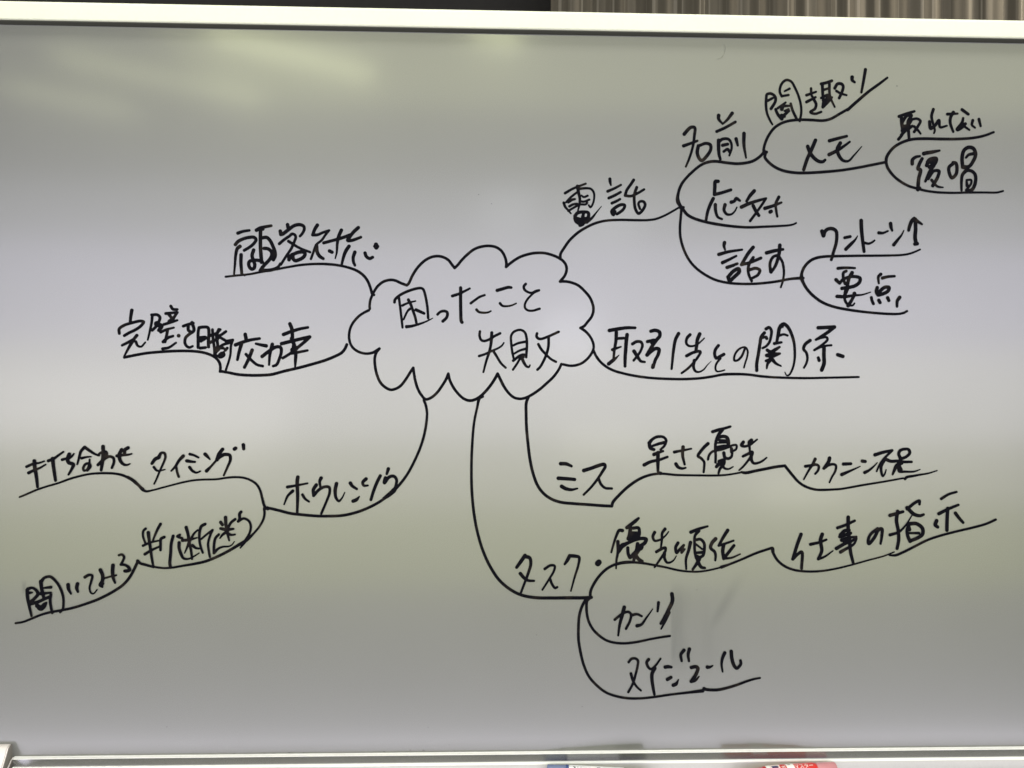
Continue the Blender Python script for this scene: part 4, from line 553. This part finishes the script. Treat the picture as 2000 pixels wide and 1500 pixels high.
def ink_mesh(txt, y):
    S = strokes(txt)
    cell = 4.2
    xs = [p[0] for s in S for p in s]; zs = [p[1] for s in S for p in s]
    rm = max(p[2] for s in S for p in s) + 3 * cell
    ox, oz = min(xs) - rm, min(zs) - rm
    nx = int((max(xs) + rm - ox) / cell) + 2; nz = int((max(zs) + rm - oz) / cell) + 2
    D = np.full((nz, nx), 1e3)
    for s in S:
        for (ax, az, ar), (bx, bz, br) in zip(s, s[1:]):
            r = max(ar, br) + 2 * cell
            i0 = int((min(ax, bx) - r - ox) / cell); i1 = int((max(ax, bx) + r - ox) / cell) + 2
            k0 = int((min(az, bz) - r - oz) / cell); k1 = int((max(az, bz) + r - oz) / cell) + 2
            i0 = max(i0, 0); k0 = max(k0, 0)
            gx = ox + np.arange(i0, min(i1, nx)) * cell; gz = (oz + np.arange(k0, min(k1, nz)) * cell)[:, None]
            dx, dz = bx - ax, bz - az; L = dx * dx + dz * dz
            t = np.clip(((gx - ax) * dx + (gz - az) * dz) / L, 0, 1) if L > 1e-6 else np.zeros((gz.shape[0], gx.shape[0]))
            d = np.hypot(gx - ax - t * dx, gz - az - t * dz) - (ar + (br - ar) * t)
            sub = D[k0:k0 + d.shape[0], i0:i0 + d.shape[1]]
            np.minimum(sub, d, out=sub)
    ins = D < 0
    V, F, idx = [], [], {}
    def P(i, k):
        key = (i, k)
        if key not in idx:
            idx[key] = len(V); V.append(((ox + i * cell) * 1e-4, y, (oz + k * cell) * 1e-4))
        return idx[key]
    def E(i, k, j, l):
        key = (i, k, j, l) if (i, k) < (j, l) else (j, l, i, k)
        if key not in idx:
            a, b = D[k, i], D[l, j]; t = a / (a - b)
            idx[key] = len(V); V.append(((ox + (i + (j - i) * t) * cell) * 1e-4, y, (oz + (k + (l - k) * t) * cell) * 1e-4))
        return idx[key]
    cnt = ins[:-1, :-1].astype(int) + ins[:-1, 1:] + ins[1:, :-1] + ins[1:, 1:]
    for k, i in zip(*np.nonzero((cnt > 0) & (cnt < 4))):
        i, k = int(i), int(k)
        c = [(i, k), (i + 1, k), (i + 1, k + 1), (i, k + 1)]
        f = []
        for q in range(4):
            a, b = c[q], c[(q + 1) % 4]
            ia, ib = ins[a[1], a[0]], ins[b[1], b[0]]
            if ia: f.append(P(*a))
            if ia != ib: f.append(E(*a, *b))
        if len(f) > 2: F.append(f)
    full = cnt == 4
    for k in range(full.shape[0]):
        row = full[k]; i = 0; n = row.shape[0]
        js = np.nonzero(row)[0]
        if not len(js): continue
        st = int(js[0]); pv = st
        for j in list(js[1:]) + [10 ** 9]:
            if j != pv + 1:
                F.append([P(st, k), P(pv + 1, k), P(pv + 1, k + 1), P(st, k + 1)]); st = int(j)
            pv = int(j)
    return V, F

tris = 0
for n, (name, label, txt) in enumerate(INK):
    V, F = ink_mesh(txt, -0.00012 - 0.000012 * n)
    tris += sum(len(f) - 2 for f in F)
    new_obj(name, mesh(name, V, F), M_ink, board, label=label)
print('ink triangles', tris)

# ---------------------------------------------------------------- markers lying in the tray
def lathe_x(name, prof, n=28, smooth_ang=35):
    V, F = [], []
    for x, r in prof:
        for k in range(n):
            a = 2 * math.pi * k / n
            V.append((x, r * math.sin(a), r * math.cos(a)))
    for i in range(len(prof) - 1):
        for k in range(n):
            F.append((i * n + k, i * n + (k + 1) % n, (i + 1) * n + (k + 1) % n, (i + 1) * n + k))
    F.append(tuple(range(n))); F.append(tuple((len(prof) - 1) * n + k for k in range(n - 1, -1, -1)))
    me = mesh(name, V, F)
    bm = bmesh.new(); bm.from_mesh(me)
    bmesh.ops.recalc_face_normals(bm, faces=bm.faces)
    for f in bm.faces: f.smooth = len(f.verts) == 4
    for e in bm.edges:
        if len(e.link_faces) == 2 and e.calc_face_angle(0) > R(smooth_ang): e.smooth = False
    bm.to_mesh(me); bm.free()
    return me

def wrap_text(name, body, size, x, alpha_top, r, mat, parent, width=None):
    """printed lettering laid round the barrel; alpha_top = angle (deg) of the letters' top edge from straight up towards the viewer"""
    cu = bpy.data.curves.new(name, 'FONT'); cu.body = body; cu.size = size; cu.resolution_u = 3
    tmp = bpy.data.objects.new('print_source', cu); COL.objects.link(tmp)
    bpy.context.view_layer.update()
    me = bpy.data.meshes.new_from_object(tmp.evaluated_get(bpy.context.evaluated_depsgraph_get()))
    bpy.data.objects.remove(tmp)
    if not len(me.vertices): return
    mx = max(v.co.x for v in me.vertices); mn = min(v.co.x for v in me.vertices); my = max(v.co.y for v in me.vertices)
    bm = bmesh.new(); bm.from_mesh(me)
    bmesh.ops.triangulate(bm, faces=bm.faces)
    bmesh.ops.subdivide_edges(bm, edges=[e for e in bm.edges if abs(e.verts[0].co.y - e.verts[1].co.y) > size * 0.2], cuts=2)
    sc = (width / (mx - mn)) if width else 1.0
    for v in bm.verts:
        a = R(alpha_top) + (my - v.co.y) / r
        v.co = (x + (v.co.x - mn) * sc, -(r + 0.0002) * math.sin(a), (r + 0.0002) * math.cos(a))
    bm.to_mesh(me); bm.free()
    new_obj(name, me, mat, parent)

def patch(name, x0, x1, a0, a1, r, mat, parent, off=0.0001):
    V, F = [], []
    m = 8
    for i in range(m + 1):
        a = R(a0 + (a1 - a0) * i / m)
        for x in (x0, x1): V.append((x, -(r + off) * math.sin(a), (r + off) * math.cos(a)))
    for i in range(m): F.append((2 * i, 2 * i + 1, 2 * i + 3, 2 * i + 2))
    me = mesh(name, V, F, True)
    return new_obj(name, me, mat, parent)

P_blue = simple('blue_plastic', (0.035, 0.06, 0.22), 0.3, grain=0.03)
P_blue2 = simple('pale_blue_cap', (0.16, 0.20, 0.36), 0.22, grain=0.03)
P_white = simple('white_barrel', (0.80, 0.81, 0.86), 0.35, grain=0.02)
P_red = simple('red_plastic', (0.50, 0.02, 0.025), 0.3, grain=0.03)
P_redlabel = simple('red_print', (0.62, 0.03, 0.025), 0.35, grain=0.03)
P_pink = simple('translucent_pink_cap', (0.80, 0.36, 0.40), 0.18, grain=0.03)
P_pink.node_tree.nodes['Principled BSDF'].inputs['Transmission Weight'].default_value = 0.35
P_black = simple('black_print', (0.015, 0.015, 0.02), 0.5)
P_whiteprint = simple('white_print', (0.85, 0.85, 0.85), 0.5, grain=0.02)
P_navy = simple('navy_print', (0.02, 0.03, 0.12), 0.5)

rb = 0.0080
bl = thing('marker', 'blue whiteboard marker with white printed barrel lying in the tray, left of the red one', 'marker', (0.0991, -0.0215, zf + rb + 0.0002), R(-7.0))
# x=0 is the flange between cap and barrel
new_obj('cap', lathe_x('cap', [(-0.0265, 0.0050), (-0.0262, 0.0066), (-0.0250, 0.0072), (-0.0040, 0.0075), (-0.0036, 0.0078)]), P_blue2, bl)
new_obj('collar', lathe_x('collar', [(-0.0036, 0.0074), (-0.0034, 0.0081), (-0.0006, 0.0082), (0.0, 0.0076)]), P_blue, bl)
bar = new_obj('barrel', lathe_x('barrel', [(0.0, 0.0070), (0.0002, 0.0077), (0.066, 0.0077), (0.0665, 0.0070)]), P_white, bl)
new_obj('end_plug', lathe_x('end_plug', [(0.0665, 0.0066), (0.067, 0.0073), (0.100, 0.0066), (0.102, 0.0055)]), P_black, bl)
wrap_text('print', 'マーカー', 0.0034, 0.005, 5, 0.0077, P_black, bar, 0.012) if False else None
for x, w, a0, a1 in ((0.0050, 0.0030, 12, 18), (0.0068, 0.0012, 18, 40), (0.0095, 0.0022, 14, 18), (0.0135, 0.0025, 13, 16), (0.0340, 0.0040, 12, 20),
                     (0.0335, 0.0012, 20, 36), (0.0368, 0.0012, 20, 36), (0.0520, 0.0036, 14, 30)):
    patch('print', x, x + w, a0, a1, 0.0077, P_black, bar)
patch('print', 0.0270, 0.0330, 2, 60, 0.0077, P_whiteprint, bar, 0.00006)

rd = thing('marker', 'red whiteboard marker with translucent pink cap and white Japanese lettering lying in the tray', 'marker', (0.4014, -0.0215, zf + rb + 0.0002), R(7.0))
# x=0 is where cap meets barrel; barrel runs to the left
rr = 0.0079
new_obj('cap', lathe_x('cap', [(0.0, 0.0068), (0.0002, 0.0072), (0.0245, 0.0069), (0.0256, 0.0062), (0.0258, 0.0040)]), P_pink, rd)
rbar = new_obj('barrel', lathe_x('barrel', [(-0.0675, 0.0066), (-0.0670, 0.0072), (-0.062, rr - 0.0002), (-0.060, rr), (-0.0035, rr), (-0.0002, 0.0070)]), P_redlabel, rd)
new_obj('end_plug', lathe_x('end_plug', [(-0.100, 0.0040), (-0.0985, 0.0052), (-0.0675, 0.0066)]), P_red, rd)
patch('label_band', -0.0655, -0.0475, -60, 100, rr, P_whiteprint, rbar, 0.00008)
patch('label_band', -0.0580, -0.0500, 4, 26, rr, P_navy, rbar, 0.00016)
patch('label_band', -0.0395, -0.0295, -20, 80, rr, P_whiteprint, rbar, 0.00008)
patch('label_band', -0.0370, -0.0335, -4, 4, rr, P_black, rbar, 0.00016)
wrap_text('lettering', 'ボ', 0.0068, -0.0465, 6, rr, P_whiteprint, rbar, 0.0060)
wrap_text('lettering', 'マスター', 0.0068, -0.0290, 4, rr, P_whiteprint, rbar, 0.0235)

# ---------------------------------------------------------------- specks and a stray hair on the enamel
def specks():
    V, F = [], []
    rnd = random.Random(3)
    def blob(x, y, z, w, h, fl):
        n = 7; b = len(V)
        for k in range(n):
            a = 2 * math.pi * k / n
            V.append((x + w * math.cos(a) * rnd.uniform(.7, 1.2), y, z + h * math.sin(a) * rnd.uniform(.7, 1.2)))
        V.append((x, y - fl, z))
        for k in range(n): F.append((b + k, b + (k + 1) % n, b + n))
    for x, z, w, h in SPECKS: blob(x, -0.0001, z, w, h, 0.0003)
    new_obj('dust_specks', mesh('dust_specks', V, F), M_speck, board, kind='stuff')
SPECKS = [(-0.38994, 0.9304, 0.0006, 0.0006), (-0.51307, 0.89639, 0.0012, 0.00048), (-0.53017, 0.89625, 0.0006, 0.0003), (-0.43928, 0.89596, 0.0006, 0.00054), (-0.30891, 0.89714, 0.00054, 0.00036), (-0.27235, 0.89708, 0.00054, 0.00036), (-0.24191, 0.89741, 0.0012, 0.00036), (-0.22449, 0.89723, 0.00078, 0.0003), (-0.12647, 0.89751, 0.00144, 0.0003), (-0.0945, 0.89908, 0.0006, 0.00054), (-0.07817, 0.89892, 0.00144, 0.00042), (-0.07264, 0.9266, 0.00042, 0.00042), (-0.03979, 0.89728, 0.0006, 0.00042), (-0.04675, 0.90491, 0.0003, 0.00036), (0.13789, 0.89646, 0.00066, 0.00036), (0.34534, 0.896, 0.00132, 0.0003), (0.47366, 0.89473, 0.0006, 0.00048), (0.4945, 0.89453, 0.00156, 0.00048), (0.5232, 0.89424, 0.00078, 0.0003), (-0.39808, 1.78468, 0.0006, 0.00072), (0.51023, 1.72588, 0.00078, 0.00072), (-0.2334, 1.63225, 0.00036, 0.0003), (-0.23088, 1.62538, 0.00036, 0.0003), (-0.22961, 1.61975, 0.00042, 0.0003), (-0.01327, 1.58347, 0.0006, 0.0006), (0.00256, 1.57229, 0.00054, 0.0006), (0.06067, 1.03997, 0.00054, 0.00042), (0.11759, 0.95088, 0.0006, 0.00054), (0.26009, 1.09496, 0.00054, 0.00042)]
HAIR = [(0.2904, 1.77459), (0.29234, 1.77207), (0.29268, 1.76825), (0.29174, 1.76377), (0.28983, 1.75991), (0.28727, 1.757), (0.2847, 1.756), (0.28149, 1.75562)]
specks()

def hair():
    pts = HAIR
    V, F = [], []
    n = 6
    for i, (x, z) in enumerate(pts):
        r = 0.00022 * min(1, (i + 1) / 3, (len(pts) - i) / 3)
        a = pts[max(0, i - 1)]; b = pts[min(len(pts) - 1, i + 1)]
        t = Vector((b[0] - a[0], 0, b[1] - a[1])).normalized(); s = Vector((0, 1, 0)); u = t.cross(s)
        for k in range(n):
            q = 2 * math.pi * k / n
            V.append(tuple(Vector((x, -0.0003, z)) + s * (r * math.cos(q)) + u * (r * math.sin(q))))
    for i in range(len(pts) - 1):
        for k in range(n): F.append((i * n + k, i * n + (k + 1) % n, (i + 1) * n + (k + 1) % n, (i + 1) * n + k))
    o = new_obj('hair', mesh('hair', V, F, True), M_hair)
    o['label'] = 'short curved hair stuck to the board just under the top rail'
    o['category'] = 'hair'
hair()
